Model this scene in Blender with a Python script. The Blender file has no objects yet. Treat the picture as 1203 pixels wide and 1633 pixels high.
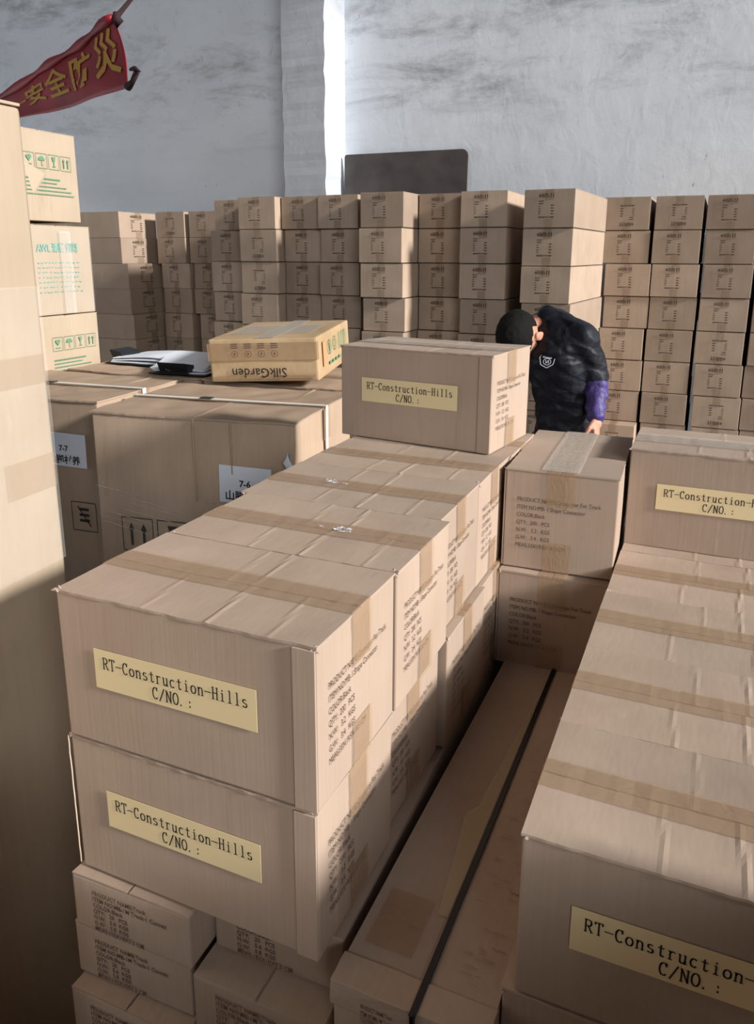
import bpy, bmesh, math, random
from mathutils import Vector, Matrix, Euler, noise

S = bpy.context.scene
COL = S.collection
EYE = 1.60                                   # camera height above the floor

# ------------------------------------------------------------------ camera
F_PX, PITCH, ROLL = 1233.0, math.radians(13.863), math.radians(0.2)
cd = bpy.data.cameras.new('camera')
cd.sensor_fit = 'HORIZONTAL'
cd.sensor_width = 36.0
cd.lens = 36.0 * F_PX / 1203.0
cd.shift_y = -(816.5 - 709.0) / 1203.0
cd.clip_start = 0.02
cam = bpy.data.objects.new('camera', cd)
COL.objects.link(cam)
cp, sp = math.cos(PITCH), math.sin(PITCH)
M0 = Matrix(((1, 0, 0), (0, -sp, -cp), (0, cp, -sp)))
cr, sr = math.cos(ROLL), math.sin(ROLL)
RC = Matrix(((cr, -sr, 0), (sr, cr, 0), (0, 0, 1))) @ M0      # world -> (right, down, forward)
right, down, fwd = RC[0], RC[1], RC[2]
TURN = Matrix.Rotation(math.radians(23.5), 3, 'Z')  # the room's axes follow the stacks, the camera stands turned to them
CAMP = TURN @ Vector((.359, -.801, 0)) + Vector((0, 0, EYE))
rot = TURN @ Matrix((right, -down, -fwd)).transposed()
cam.matrix_world = Matrix.Translation(CAMP) @ rot.to_4x4()
S.camera = cam

# ------------------------------------------------------------------ world, sun, exposure
SUN_STRENGTH, WORLD_STRENGTH, FILL_WATTS = 5.9, 0.12, 580.0
TH = 0.0
U = Vector((1, 0, 0))
V = Vector((0, 1, 0))
A0 = Vector((0, 0, EYE))
def W(u, v, z=0.0):                           # row coordinates -> world (z measured from the eye)
    return A0 + U * u + V * v + Vector((0, 0, z))

w = bpy.data.worlds.new('sky_light')
S.world = w
w.use_nodes = True
bg = w.node_tree.nodes['Background']
bg.inputs[0].default_value = (0.80, 0.87, 1.0, 1)
bg.inputs[1].default_value = WORLD_STRENGTH
sd = bpy.data.lights.new('daylight', 'SUN')
sd.energy = SUN_STRENGTH
sd.angle = math.radians(7.0)
sd.color = (1.0, 0.975, 0.94)
sun = bpy.data.objects.new('daylight', sd)
COL.objects.link(sun)
tr = (-U + V * 0.11 - Vector((0, 0, 0.42))).normalized()
sun.rotation_euler = tr.to_track_quat('-Z', 'Y').to_euler()
sun.location = W(6, -1, 2)
ad = bpy.data.lights.new('front_fill', 'AREA')   # added fill lamp that brightens the front faces; no doorway is built
ad.shape = 'RECTANGLE'; ad.size = 5.0; ad.size_y = 3.0
ad.energy = FILL_WATTS
ad.color = (0.93, 0.97, 1.0)
fill_lamp = bpy.data.objects.new('front_fill', ad)
COL.objects.link(fill_lamp)
fill_lamp.location = W(7.5, -8.0, 3.6)
fill_lamp.rotation_euler = (W(0, 1.5, -.6) - fill_lamp.location).to_track_quat('-Z', 'Y').to_euler()
vs = S.view_settings
vs.view_transform = 'Standard'
vs.look = 'None'
vs.gamma = 1.0
vs.use_curve_mapping = False
vs.exposure = 0.0

# ------------------------------------------------------------------ materials
def srgb(r, g, b):
    f = lambda c: (c / 255 / 12.92) if c / 255 <= .04045 else ((c / 255 + .055) / 1.055) ** 2.4
    return (f(r), f(g), f(b), 1)

def new_mat(name):
    m = bpy.data.materials.new(name)
    m.use_nodes = True
    nt = m.node_tree
    return m, nt, nt.nodes['Principled BSDF']

def plain(name, col, rough=.6, metal=0.0, spec=.3, alpha=1.0, coat=0.0):
    m, nt, b = new_mat(name)
    b.inputs['Base Color'].default_value = col
    b.inputs['Roughness'].default_value = rough
    b.inputs['Metallic'].default_value = metal
    b.inputs['Specular IOR Level'].default_value = spec
    b.inputs['Alpha'].default_value = alpha
    b.inputs['Coat Weight'].default_value = coat
    return m

def cardboard(name, ca, cb, grain=(260, 260, 4), bump=.25, var=.12, rough=.78):
    m, nt, b = new_mat(name)
    N, L = nt.nodes, nt.links
    tc = N.new('ShaderNodeTexCoord')
    oi = N.new('ShaderNodeObjectInfo')
    off = N.new('ShaderNodeVectorMath'); off.operation = 'ADD'
    sc = N.new('ShaderNodeVectorMath'); sc.operation = 'SCALE'
    cmb = N.new('ShaderNodeCombineXYZ')
    L.new(oi.outputs['Random'], cmb.inputs[0]); L.new(oi.outputs['Random'], cmb.inputs[1])
    sc.inputs['Scale'].default_value = 17
    L.new(cmb.outputs[0], sc.inputs[0])
    L.new(tc.outputs['Object'], off.inputs[0]); L.new(sc.outputs[0], off.inputs[1])
    mp = N.new('ShaderNodeMapping'); mp.inputs['Scale'].default_value = grain
    L.new(off.outputs[0], mp.inputs[0])
    n1 = N.new('ShaderNodeTexNoise'); n1.inputs['Scale'].default_value = 1.0; n1.inputs['Detail'].default_value = 2
    L.new(mp.outputs[0], n1.inputs['Vector'])
    n2 = N.new('ShaderNodeTexNoise'); n2.inputs['Scale'].default_value = 7; n2.inputs['Detail'].default_value = 5
    L.new(off.outputs[0], n2.inputs['Vector'])
    mx = N.new('ShaderNodeMath'); mx.operation = 'MULTIPLY_ADD'
    L.new(n1.outputs['Fac'], mx.inputs[0]); mx.inputs[1].default_value = .28; 
    ad = N.new('ShaderNodeMath'); ad.operation = 'MULTIPLY'; ad.inputs[1].default_value = .72
    L.new(n2.outputs['Fac'], ad.inputs[0]); L.new(ad.outputs[0], mx.inputs[2])
    rp = N.new('ShaderNodeValToRGB')
    rp.color_ramp.elements[0].position = .30; rp.color_ramp.elements[0].color = ca
    rp.color_ramp.elements[1].position = .70; rp.color_ramp.elements[1].color = cb
    L.new(mx.outputs[0], rp.inputs[0])
    hs = N.new('ShaderNodeHueSaturation')
    mr = N.new('ShaderNodeMapRange'); mr.inputs[3].default_value = 1 - var; mr.inputs[4].default_value = 1 + var * .6
    L.new(oi.outputs['Random'], mr.inputs[0]); L.new(mr.outputs[0], hs.inputs['Value'])
    L.new(rp.outputs[0], hs.inputs['Color'])
    # pale scuffs and darker grime with shapes of their own
    mp2 = N.new('ShaderNodeMapping'); mp2.inputs['Scale'].default_value = (grain[0] * .11, grain[1] * .11, max(grain[2] * .11, 2.5))
    L.new(off.outputs[0], mp2.inputs[0])
    n3 = N.new('ShaderNodeTexNoise'); n3.inputs['Scale'].default_value = 1.0; n3.inputs['Detail'].default_value = 6; n3.inputs['Roughness'].default_value = .7
    L.new(mp2.outputs[0], n3.inputs['Vector'])
    cur = hs.outputs[0]
    for p0_, p1_, colr, am in ((.64, .80, (0.62, 0.52, 0.42, 1), .45), (.40, .24, (0.20, 0.145, 0.105, 1), .30)):
        r3 = N.new('ShaderNodeMapRange'); r3.inputs[1].default_value = p0_; r3.inputs[2].default_value = p1_; r3.inputs[4].default_value = am
        L.new(n3.outputs['Fac'], r3.inputs[0])
        m3 = N.new('ShaderNodeMix'); m3.data_type = 'RGBA'
        L.new(r3.outputs[0], m3.inputs[0]); L.new(cur, m3.inputs[6]); m3.inputs[7].default_value = colr
        cur = m3.outputs[2]
    L.new(cur, b.inputs['Base Color'])
    b.inputs['Roughness'].default_value = rough
    b.inputs['Specular IOR Level'].default_value = .25
    bp = N.new('ShaderNodeBump'); bp.inputs['Strength'].default_value = bump; bp.inputs['Distance'].default_value = .002
    L.new(mx.outputs[0], bp.inputs['Height']); L.new(bp.outputs[0], b.inputs['Normal'])
    return m

def film(name, col, rough=.18, alpha=.45, scale=40, bump=.4):
    m, nt, b = new_mat(name)
    N, L = nt.nodes, nt.links
    b.inputs['Base Color'].default_value = col
    b.inputs['Roughness'].default_value = rough
    b.inputs['Specular IOR Level'].default_value = .5
    b.inputs['Alpha'].default_value = alpha
    tc = N.new('ShaderNodeTexCoord')
    mp = N.new('ShaderNodeMapping'); mp.inputs['Scale'].default_value = (1, 2.2, 1)
    n = N.new('ShaderNodeTexNoise'); n.inputs['Scale'].default_value = scale; n.inputs['Detail'].default_value = 4; n.inputs['Distortion'].default_value = 1.5
    L.new(tc.outputs['Object'], mp.inputs[0]); L.new(mp.outputs[0], n.inputs['Vector'])
    bp = N.new('ShaderNodeBump'); bp.inputs['Strength'].default_value = bump; bp.inputs['Distance'].default_value = .003
    L.new(n.outputs['Fac'], bp.inputs['Height']); L.new(bp.outputs[0], b.inputs['Normal'])
    return m

KRAFT = cardboard('kraft_cardboard', srgb(166, 145, 128), srgb(179, 158, 141))
KTOP = cardboard('kraft_flap', srgb(166, 146, 130), srgb(181, 161, 145), grain=(200, 40, 200))
KFAR = cardboard('kraft_store', srgb(164, 143, 124), srgb(178, 157, 138), grain=(90, 90, 4), var=.2)
KBIG = cardboard('kraft_large', srgb(172, 148, 126), srgb(187, 163, 141), grain=(120, 120, 5), bump=.5)
KPALE = cardboard('kraft_pale', srgb(172, 154, 131), srgb(184, 166, 144), grain=(120, 120, 5))
KTAN = cardboard('kraft_worn', srgb(172, 143, 106), srgb(196, 170, 136), grain=(60, 60, 30), bump=.6)
KEDGE = cardboard('cardboard_core', srgb(176, 154, 134), srgb(206, 188, 170), grain=(500, 500, 60), bump=.6)
TAPE = film('brown_tape', srgb(176, 146, 114), rough=.28, alpha=.45)
CLEAR = film('clear_tape', srgb(222, 216, 206), rough=.2, alpha=.36)
WRAP = film('stretch_wrap', srgb(240, 236, 230), rough=.14, alpha=.10, scale=22, bump=1.0)
WRAP2 = film('thin_wrap', srgb(236, 228, 216), rough=.16, alpha=.045, scale=22, bump=1.0)
WRAP3 = film('wrinkled_wrap', srgb(236, 228, 216), rough=.15, alpha=.35, scale=22, bump=.5)
STAPE = film('store_tape', srgb(150, 124, 96), rough=.5, alpha=.16)
WORN = film('worn_tape', srgb(176, 140, 104), rough=.4, alpha=.22)
PALET = film('pale_tape', srgb(196, 172, 132), rough=.3, alpha=.5)
PAPER_Y = plain('yellow_label_paper', srgb(226, 206, 162), .7)
PAPER_W = plain('white_paper', srgb(226, 230, 240), .7)
INK = plain('black_ink', srgb(44, 38, 34), .7)
INKG = plain('faded_ink', srgb(98, 78, 66), .8)
INKF = plain('store_ink', srgb(78, 64, 54), .8)
GREEN = plain('green_ink', srgb(96, 142, 112), .8)
STRAP = plain('white_strap', srgb(226, 224, 218), .35)
STRAPK = plain('black_strap', srgb(24, 24, 26), .35)
METAL = plain('clip_metal', srgb(70, 72, 74), .3, metal=.8)
BLACKP = plain('clipboard_black', srgb(26, 27, 30), .4)
SKIN = plain('skin', srgb(196, 142, 118), .5)
HAIR = plain('black_hair', srgb(22, 19, 18), .55)
SHOE = plain('shoe_leather', srgb(28, 26, 26), .5)
EMB = plain('embroidery_thread', srgb(170, 172, 182), .7)
CORD = plain('dark_cord', srgb(52, 30, 34), .8)
GOLD = plain('gold_print', srgb(176, 138, 62), .7)

def cloth(name, c1, c2, scale, bump, wave=False):
    m, nt, b = new_mat(name)
    N, L = nt.nodes, nt.links
    tc = N.new('ShaderNodeTexCoord')
    n = N.new('ShaderNodeTexNoise'); n.inputs['Scale'].default_value = scale; n.inputs['Detail'].default_value = 4
    L.new(tc.outputs['Object'], n.inputs['Vector'])
    rp = N.new('ShaderNodeValToRGB')
    rp.color_ramp.elements[0].position = .3; rp.color_ramp.elements[0].color = c1
    rp.color_ramp.elements[1].position = .7; rp.color_ramp.elements[1].color = c2
    L.new(n.outputs['Fac'], rp.inputs[0]); L.new(rp.outputs[0], b.inputs['Base Color'])
    b.inputs['Roughness'].default_value = .55
    bp = N.new('ShaderNodeBump'); bp.inputs['Strength'].default_value = bump; bp.inputs['Distance'].default_value = .02
    if wave:
        v = N.new('ShaderNodeTexVoronoi'); v.inputs['Scale'].default_value = 13
        mp = N.new('ShaderNodeMapping'); mp.inputs['Scale'].default_value = (1, 1, 1.6); mp.inputs['Rotation'].default_value = (0.3, .7, .2)
        L.new(tc.outputs['Object'], mp.inputs[0]); L.new(mp.outputs[0], v.inputs['Vector'])
        mt = N.new('ShaderNodeMath'); mt.operation = 'ADD'
        L.new(v.outputs['Distance'], mt.inputs[0]); L.new(n.outputs['Fac'], mt.inputs[1])
        L.new(mt.outputs[0], bp.inputs['Height'])
    else:
        L.new(n.outputs['Fac'], bp.inputs['Height'])
    L.new(bp.outputs[0], b.inputs['Normal'])
    return m
JACKET = cloth('navy_quilted_nylon', srgb(12, 13, 22), srgb(24, 26, 37), 9, .7, True)
JACKET.node_tree.nodes['Principled BSDF'].inputs['Specular IOR Level'].default_value = .3
PURPLE = cloth('purple_sleeve_nylon', srgb(50, 38, 92), srgb(74, 58, 126), 14, .9)
TROUSER = cloth('dark_trouser_cloth', srgb(20, 22, 28), srgb(30, 32, 38), 12, .4)
RED = cloth('red_banner_cloth', srgb(120, 18, 30), srgb(150, 28, 40), 3, .4)

HAIRM = cloth('short_black_hair', srgb(10, 9, 9), srgb(22, 19, 18), 260, .25)
HAIRM.node_tree.nodes['Principled BSDF'].inputs['Roughness'].default_value = .8
HAIRM.node_tree.nodes['Principled BSDF'].inputs['Specular IOR Level'].default_value = .2
def plaster(name, base, cool, dark, amount):
    m, nt, b = new_mat(name)
    N, L = nt.nodes, nt.links
    tc = N.new('ShaderNodeTexCoord')
    def nz(scale, sc, det=6, dist=0.0, rough=.6):
        mp = N.new('ShaderNodeMapping'); mp.inputs['Scale'].default_value = scale
        L.new(tc.outputs['Object'], mp.inputs[0])
        n = N.new('ShaderNodeTexNoise'); n.inputs['Scale'].default_value = sc; n.inputs['Detail'].default_value = det
        n.inputs['Distortion'].default_value = dist; n.inputs['Roughness'].default_value = rough
        L.new(mp.outputs[0], n.inputs['Vector']); return n.outputs['Fac']
    def ramp(src, p0, p1):
        r = N.new('ShaderNodeMapRange'); r.interpolation_type = 'SMOOTHSTEP'
        r.inputs[1].default_value = p0; r.inputs[2].default_value = p1
        L.new(src, r.inputs[0]); return r.outputs[0]
    def math2(op, a, c):
        q = N.new('ShaderNodeMath'); q.operation = op
        for i, x in enumerate((a, c)):
            if isinstance(x, (int, float)): q.inputs[i].default_value = x
            else: L.new(x, q.inputs[i])
        return q.outputs[0]
    def mix(fac, c1, c2):
        q = N.new('ShaderNodeMix'); q.data_type = 'RGBA'
        L.new(fac, q.inputs[0])
        for i, x in ((6, c1), (7, c2)):
            if isinstance(x, tuple): q.inputs[i].default_value = x
            else: L.new(x, q.inputs[i])
        return q.outputs[2]
    soft = ramp(nz((1, 1, 1.6), .9, 3), .35, .7)
    c = mix(soft, base, cool)
    # soot and damp: streaks lying along the wall, in a band above head height
    sep = N.new('ShaderNodeSeparateXYZ'); L.new(tc.outputs['Object'], sep.inputs[0])
    zb = math2('MULTIPLY', ramp(sep.outputs[2], 2.35, 2.9), ramp(sep.outputs[2], 5.4, 4.2))
    st = ramp(nz((.8, .8, 2.4), 1.5, 12, .35, .74), .46, .78)
    d = math2('MULTIPLY', math2('MULTIPLY', st, math2('ADD', math2('MULTIPLY', zb, .85), .12)), amount)
    c = mix(d, c, dark)
    fine = ramp(nz((3, 3, 1.6), 7, 9, .7, .8), .56, .74)
    c = mix(math2('MULTIPLY', fine, math2('ADD', math2('MULTIPLY', zb, .42), .08)), c, dark)
    chip = ramp(nz((5, 5, 1.6), 7, 4, .3), .70, .735)
    c = mix(math2('MULTIPLY', chip, .5), c, dark)
    pale = ramp(nz((7, 7, 2.0), 8, 5, .8), .62, .70)
    c = mix(math2('MULTIPLY', pale, .35), c, (0.86, .90, .95, 1))
    L.new(c, b.inputs['Base Color'])
    b.inputs['Roughness'].default_value = .9
    b.inputs['Specular IOR Level'].default_value = .15
    bp = N.new('ShaderNodeBump'); bp.inputs['Strength'].default_value = .3; bp.inputs['Distance'].default_value = .012
    L.new(nz((1, 1, .7), 7, 6, .4, .6), bp.inputs['Height']); L.new(bp.outputs[0], b.inputs['Normal'])
    return m
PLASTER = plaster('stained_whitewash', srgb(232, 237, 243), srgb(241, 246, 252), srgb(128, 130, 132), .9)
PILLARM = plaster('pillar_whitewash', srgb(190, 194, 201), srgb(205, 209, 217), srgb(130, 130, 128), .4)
CONC = cloth('concrete_floor', srgb(92, 88, 84), srgb(120, 114, 108), 5, .2)
BOARD = cloth('dark_board', srgb(74, 66, 66), srgb(94, 86, 84), 6, .1)
WOODP = cloth('pallet_wood', srgb(120, 96, 68), srgb(150, 122, 90), 8, .3)

# ------------------------------------------------------------------ mesh helpers
def link(name, me, mat, parent=None, smooth=False):
    o = bpy.data.objects.new(name, me)
    COL.objects.link(o)
    if mat is not None and not me.materials:
        me.materials.append(mat)
    if smooth:
        for p in me.polygons: p.use_smooth = True
    if parent is not None: o.parent = parent
    return o

def from_bm(name, bm, mat, parent=None, smooth=False):
    me = bpy.data.meshes.new(name)
    bm.to_mesh(me); bm.free()
    return link(name, me, mat, parent, smooth)

def add_box(bm, x0, x1, y0, y1, z0, z1, bevel=0.0):
    vsn = [bm.verts.new((x, y, z)) for z in (z0, z1) for y in (y0, y1) for x in (x0, x1)]
    fs = []
    for q in ((0, 2, 3, 1), (4, 5, 7, 6), (0, 1, 5, 4), (2, 6, 7, 3), (0, 4, 6, 2), (1, 3, 7, 5)):
        fs.append(bm.faces.new([vsn[i] for i in q]))
    if bevel:
        es = set(e for f in fs for e in f.edges)
        bmesh.ops.bevel(bm, geom=list(es), offset=bevel, segments=2, affect='EDGES', profile=.6)
    return fs

def add_bar(bm, p, q, wd, n=Vector((0, -1, 0)), th=.0):
    p, q = Vector(p), Vector(q)
    d = (q - p)
    if d.length < 1e-7: return
    s = d.cross(n).normalized() * wd / 2
    bm.faces.new([bm.verts.new(c) for c in (p - s, q - s, q + s, p + s)])

def add_tube(bm, pts, r, seg=8, cap=True):
    pts = [Vector(p) for p in pts]
    rs = r if isinstance(r, (list, tuple)) else [r] * len(pts)
    rings = []
    for i, p in enumerate(pts):
        d = (pts[min(i + 1, len(pts) - 1)] - pts[max(i - 1, 0)]).normalized()
        a = d.cross(Vector((0, 0, 1)))
        if a.length < .05: a = d.cross(Vector((1, 0, 0)))
        a.normalize(); b = d.cross(a)
        rings.append([bm.verts.new(p + (a * math.cos(t) + b * math.sin(t)) * rs[i]) for t in [k * 2 * math.pi / seg for k in range(seg)]])
    for i in range(len(rings) - 1):
        for k in range(seg):
            bm.faces.new((rings[i][k], rings[i][(k + 1) % seg], rings[i + 1][(k + 1) % seg], rings[i + 1][k]))
    if cap:
        bm.faces.new(rings[0][::-1]); bm.faces.new(rings[-1])

def tag(o, label, cat, group=None):
    o['label'] = label
    o['category'] = cat
    if group: o['group'] = group
    return o

def thing(name, label, cat, loc, rz=0.0, group=None):
    o = bpy.data.objects.new(name, None)
    o.empty_display_size = .05
    COL.objects.link(o)
    o.location = loc
    o.rotation_euler = (0, 0, rz)
    return tag(o, label, cat, group)

def structure(name, bm, mat):
    o = from_bm(name, bm, mat)
    o['kind'] = 'structure'
    return o

def dup(root, loc, rz, label, group=None, parts=None):
    r = root.copy(); COL.objects.link(r)
    r.location = loc; r.rotation_euler = (0, 0, rz)
    r['label'] = label
    if group: r['group'] = group
    for ch in root.children:
        if parts and not ch.name.split('.')[0] in parts: continue
        c = ch.copy(); COL.objects.link(c); c.parent = r
        for g in ch.children:
            e = g.copy(); COL.objects.link(e); e.parent = c
    return r

# ------------------------------------------------------------------ lettering
def text_mesh(lines, size, leading, bold=0.0, align='LEFT'):
    """ordinary lettering as flat mesh in the xy plane, first line's top at y=0"""
    out = bmesh.new()
    for i, t in enumerate(lines):
        c = bpy.data.curves.new('lettering', 'FONT')
        c.body = t; c.size = size; c.resolution_u = 2; c.offset = bold; c.align_x = align
        o = bpy.data.objects.new('lettering', c)
        COL.objects.link(o)
        dg = bpy.context.evaluated_depsgraph_get()
        me = bpy.data.meshes.new_from_object(o.evaluated_get(dg))
        me.transform(Matrix.Translation((0, -size * .75 - i * leading, 0)))
        out.from_mesh(me)
        bpy.data.objects.remove(o); bpy.data.curves.remove(c); bpy.data.meshes.remove(me)
    return out

def on_front(bm, x, z, y=-.0008, sx=1.0):      # xy lettering -> standing on a front face, reading left to right
    for v in bm.verts: v.co = Vector((x + v.co.x * sx, y, z + v.co.y))
    return bm
def on_right(bm, y, z, x, sx=1.0):             # the same on a right-hand face
    for v in bm.verts: v.co = Vector((x, y + v.co.x * sx, z + v.co.y))
    return bm

def arc(cx, cy, rx, ry, a0, a1, n=10):
    return [(cx + rx * math.cos(math.radians(a0 + (a1 - a0) * i / n)), cy + ry * math.sin(math.radians(a0 + (a1 - a0) * i / n))) for i in range(n + 1)]
# thin serifed typewriter-like letters, cell 1 wide, capital height 1.6, x-height 1.05
G = {
 'R': [[(.15, 0), (.15, 1.6)], [(.03, 1.6), (.5, 1.6)] , arc(.5, 1.2, .3, .4, 90, -90), [(.15, .8), (.5, .8)], [(.45, .8), (.85, 0)], [(.03, 0), (.3, 0)], [(.74, 0), (.96, 0)]],
 'T': [[(.08, 1.6), (.92, 1.6)], [(.08, 1.6), (.08, 1.35)], [(.92, 1.6), (.92, 1.35)], [(.5, 1.6), (.5, 0)], [(.33, 0), (.67, 0)]],
 '-': [[(.0, .75), (1.0, .75)]],
 'C': [arc(.54, .8, .42, .82, 50, 310, 16), [(.83, 1.6), (.83, 1.2)]],
 'c': [arc(.52, .52, .36, .54, 50, 310, 12)],
 'o': [arc(.5, .52, .38, .54, 0, 360, 18)],
 'O': [arc(.5, .8, .42, .82, 0, 360, 20)],
 'n': [[(.2, 0), (.2, 1.05)], [(.06, 1.05), (.2, 1.05)], arc(.5, .72, .28, .34, 170, 0, 8), [(.78, .72), (.78, 0)], [(.06, 0), (.34, 0)], [(.64, 0), (.92, 0)]],
 's': [arc(.5, .8, .27, .25, 40, 250, 8) + arc(.5, .27, .3, .28, 80, -150, 8)],
 't': [[(.45, 1.4), (.45, .25)], arc(.62, .22, .17, .22, 180, 330, 6), [(.15, 1.05), (.78, 1.05)]],
 'r': [[(.3, 0), (.3, 1.05)], [(.12, 1.05), (.3, 1.05)], arc(.62, .72, .32, .33, 170, 50, 6), [(.12, 0), (.52, 0)]],
 'u': [[(.2, 1.05), (.2, .32)], arc(.46, .3, .26, .32, 180, 350, 8), [(.76, 1.05), (.76, 0)], [(.76, 0), (.92, 0)], [(.06, 1.05), (.2, 1.05)], [(.62, 1.05), (.76, 1.05)]],
 'i': [[(.5, 0), (.5, 1.05)], [(.3, 1.05), (.5, 1.05)], [(.26, 0), (.74, 0)], [(.5, 1.36), (.5, 1.5)]],
 'H': [[(.18, 0), (.18, 1.6)], [(.82, 0), (.82, 1.6)], [(.18, .85), (.82, .85)], [(.04, 1.6), (.32, 1.6)], [(.68, 1.6), (.96, 1.6)], [(.04, 0), (.32, 0)], [(.68, 0), (.96, 0)]],
 'l': [[(.5, 0), (.5, 1.65)], [(.3, 1.65), (.5, 1.65)], [(.26, 0), (.74, 0)]],
 '/': [[(.1, -.15), (.9, 1.7)]],
 'N': [[(.16, 0), (.16, 1.6)], [(.16, 1.6), (.84, 0)], [(.84, 0), (.84, 1.6)], [(.02, 1.6), (.16, 1.6)], [(.7, 1.6), (.98, 1.6)], [(.02, 0), (.3, 0)]],
 '.': [[(.2, 0), (.2, .16)], [(.14, .08), (.26, .08)]],
 ':': [[(.5, .12), (.5, .3)], [(.5, .78), (.5, .96)]],
 ' ': [],
}
def stroke_text(bm, s, x, z, cell, y=-.001, wd=.0013, hs=1.0):
    for ch in s:
        for pl in G[ch]:
            for i in range(len(pl) - 1):
                p, q = pl[i], pl[i + 1]
                # thicker uprights, thinner bars, as in a printed song typeface
                vert = abs(q[1] - p[1]) > abs(q[0] - p[0]) * .8
                wdd = wd * (1.25 if vert else .85)
                P = Vector((x + p[0] * cell * .86, y, z + p[1] * cell * hs)); Q = Vector((x + q[0] * cell * .86, y, z + q[1] * cell * hs))
                e = (Q - P).normalized() * wdd * .3
                add_bar(bm, P - e, Q + e, wdd)
        x += cell

# ------------------------------------------------------------------ cartons
def shell(bm, w, d, h, seed=0, bulge=.0015, bev=.0022, n=6):
    """body of a carton with slightly bulging, uneven board"""
    rnd = random.Random(seed)
    add_box(bm, 0, w, 0, d, 0, h)
    bmesh.ops.subdivide_edges(bm, edges=list(bm.edges), cuts=n, use_grid_fill=True)
    off = Vector((rnd.random() * 9, rnd.random() * 9, rnd.random() * 9))
    for v in bm.verts:
        x, y, z = v.co
        fx, fy, fz = x / w, y / d, z / h
        k = noise.noise(Vector((x, y, z)) * 6 + off) * .6 + .7
        bx = math.sin(math.pi * fy) * math.sin(math.pi * fz)
        by = math.sin(math.pi * fx) * math.sin(math.pi * fz)
        if fx < .001: v.co.x -= bulge * bx * k
        if fx > .999: v.co.x += bulge * bx * k
        if fy < .001: v.co.y -= bulge * by * k
        if fy > .999: v.co.y += bulge * by * k
    crn = [e for e in bm.edges if len(e.link_faces) == 2 and e.calc_face_angle() > .9]
    bmesh.ops.bevel(bm, geom=crn, offset=bev, segments=2, affect='EDGES', profile=.6)

def flap_bm(x0, x1, y0, y1, z, th, ridges, seed, sag=.002, seam_high=True):
    """a closing flap: thin board with pressed ridges running across it and ragged outer edge"""
    rnd = random.Random(seed)
    off = Vector((rnd.random() * 20, rnd.random() * 20, 0))
    nx, ny = 72, 8
    bm = bmesh.new()
    top, bot = [], []
    for j in range(ny + 1):
        y = y0 + (y1 - y0) * j / ny
        rt, rb = [], []
        for i in range(nx + 1):
            x = x0 + (x1 - x0) * i / nx
            fx, fy = i / nx, j / ny
            zz = z + noise.noise(Vector((x, y, 0)) * 14 + off) * sag * .5 - math.sin(math.pi * fx) * sag * .4
            for rx, rh, r0, r1 in ridges:
                if r0 <= fy <= r1: zz += rh * math.exp(-((x - rx + .002 * math.sin(fy * 5 + seed)) / .0026) ** 2)
            yy = y
            if j in (0, ny): yy += noise.noise(Vector((x * 60, y * 9, 3)) + off) * .0012
            rt.append(bm.verts.new((x, yy, zz + th))); rb.append(bm.verts.new((x, yy, zz)))
        top.append(rt); bot.append(rb)
    for j in range(ny):
        for i in range(nx):
            bm.faces.new((top[j][i], top[j][i + 1], top[j + 1][i + 1], top[j + 1][i]))
            bm.faces.new((bot[j][i], bot[j + 1][i], bot[j + 1][i + 1], bot[j][i + 1]))
    for i in range(nx):
        bm.faces.new((bot[0][i], bot[0][i + 1], top[0][i + 1], top[0][i]))
        bm.faces.new((bot[ny][i + 1], bot[ny][i], top[ny][i], top[ny][i + 1]))
    for j in range(ny):
        bm.faces.new((bot[j + 1][0], bot[j][0], top[j][0], top[j + 1][0]))
        bm.faces.new((bot[j][nx], bot[j + 1][nx], top[j + 1][nx], top[j][nx]))
    return bm

def tape_bm(x0, x1, yc, wd, ztop, down, h, up=0.0, seed=0, e=.0009):
    """tape over the top seam, folded down both ends; optional second tape coming up from below"""
    rnd = random.Random(seed)
    bm = bmesh.new()
    half = wd / 2
    def strip(pts, jag=True):
        prev = None
        for k, p in enumerate(pts):
            j = noise.noise(Vector((k * .7 + seed, 1, 2))) * .0012
            a = bm.verts.new((p[0], yc - half + j, p[1])); b = bm.verts.new((p[0], yc + half + j, p[1]))
            if prev: bm.faces.new((prev[0], a, b, prev[1]))
            prev = (a, b)
    n = 40
    path = [(x0 - e - .0012, ztop - down * (1 - i / 6)) for i in range(6)] + [(x0 - e, ztop + e * .3)]
    path += [(x0 + (x1 - x0) * i / n, ztop + e + noise.noise(Vector((i * .5, seed, 0))) * .0008) for i in range(n + 1)]
    path += [(x1 + e, ztop + e * .3)] + [(x1 + e + .0012, ztop - down * (i + 1) / 6) for i in range(6)]
    strip(path)
    if up:
        strip([(x0 - e - .0012, 0.001), (x0 - e - .0022, up / 2), (x0 - e - .0012, up)])
        strip([(x1 + e + .0012, 0.001), (x1 + e + .0022, up / 2), (x1 + e + .0012, up)])
    bmesh.ops.recalc_face_normals(bm, faces=bm.faces)
    return bm

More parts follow.
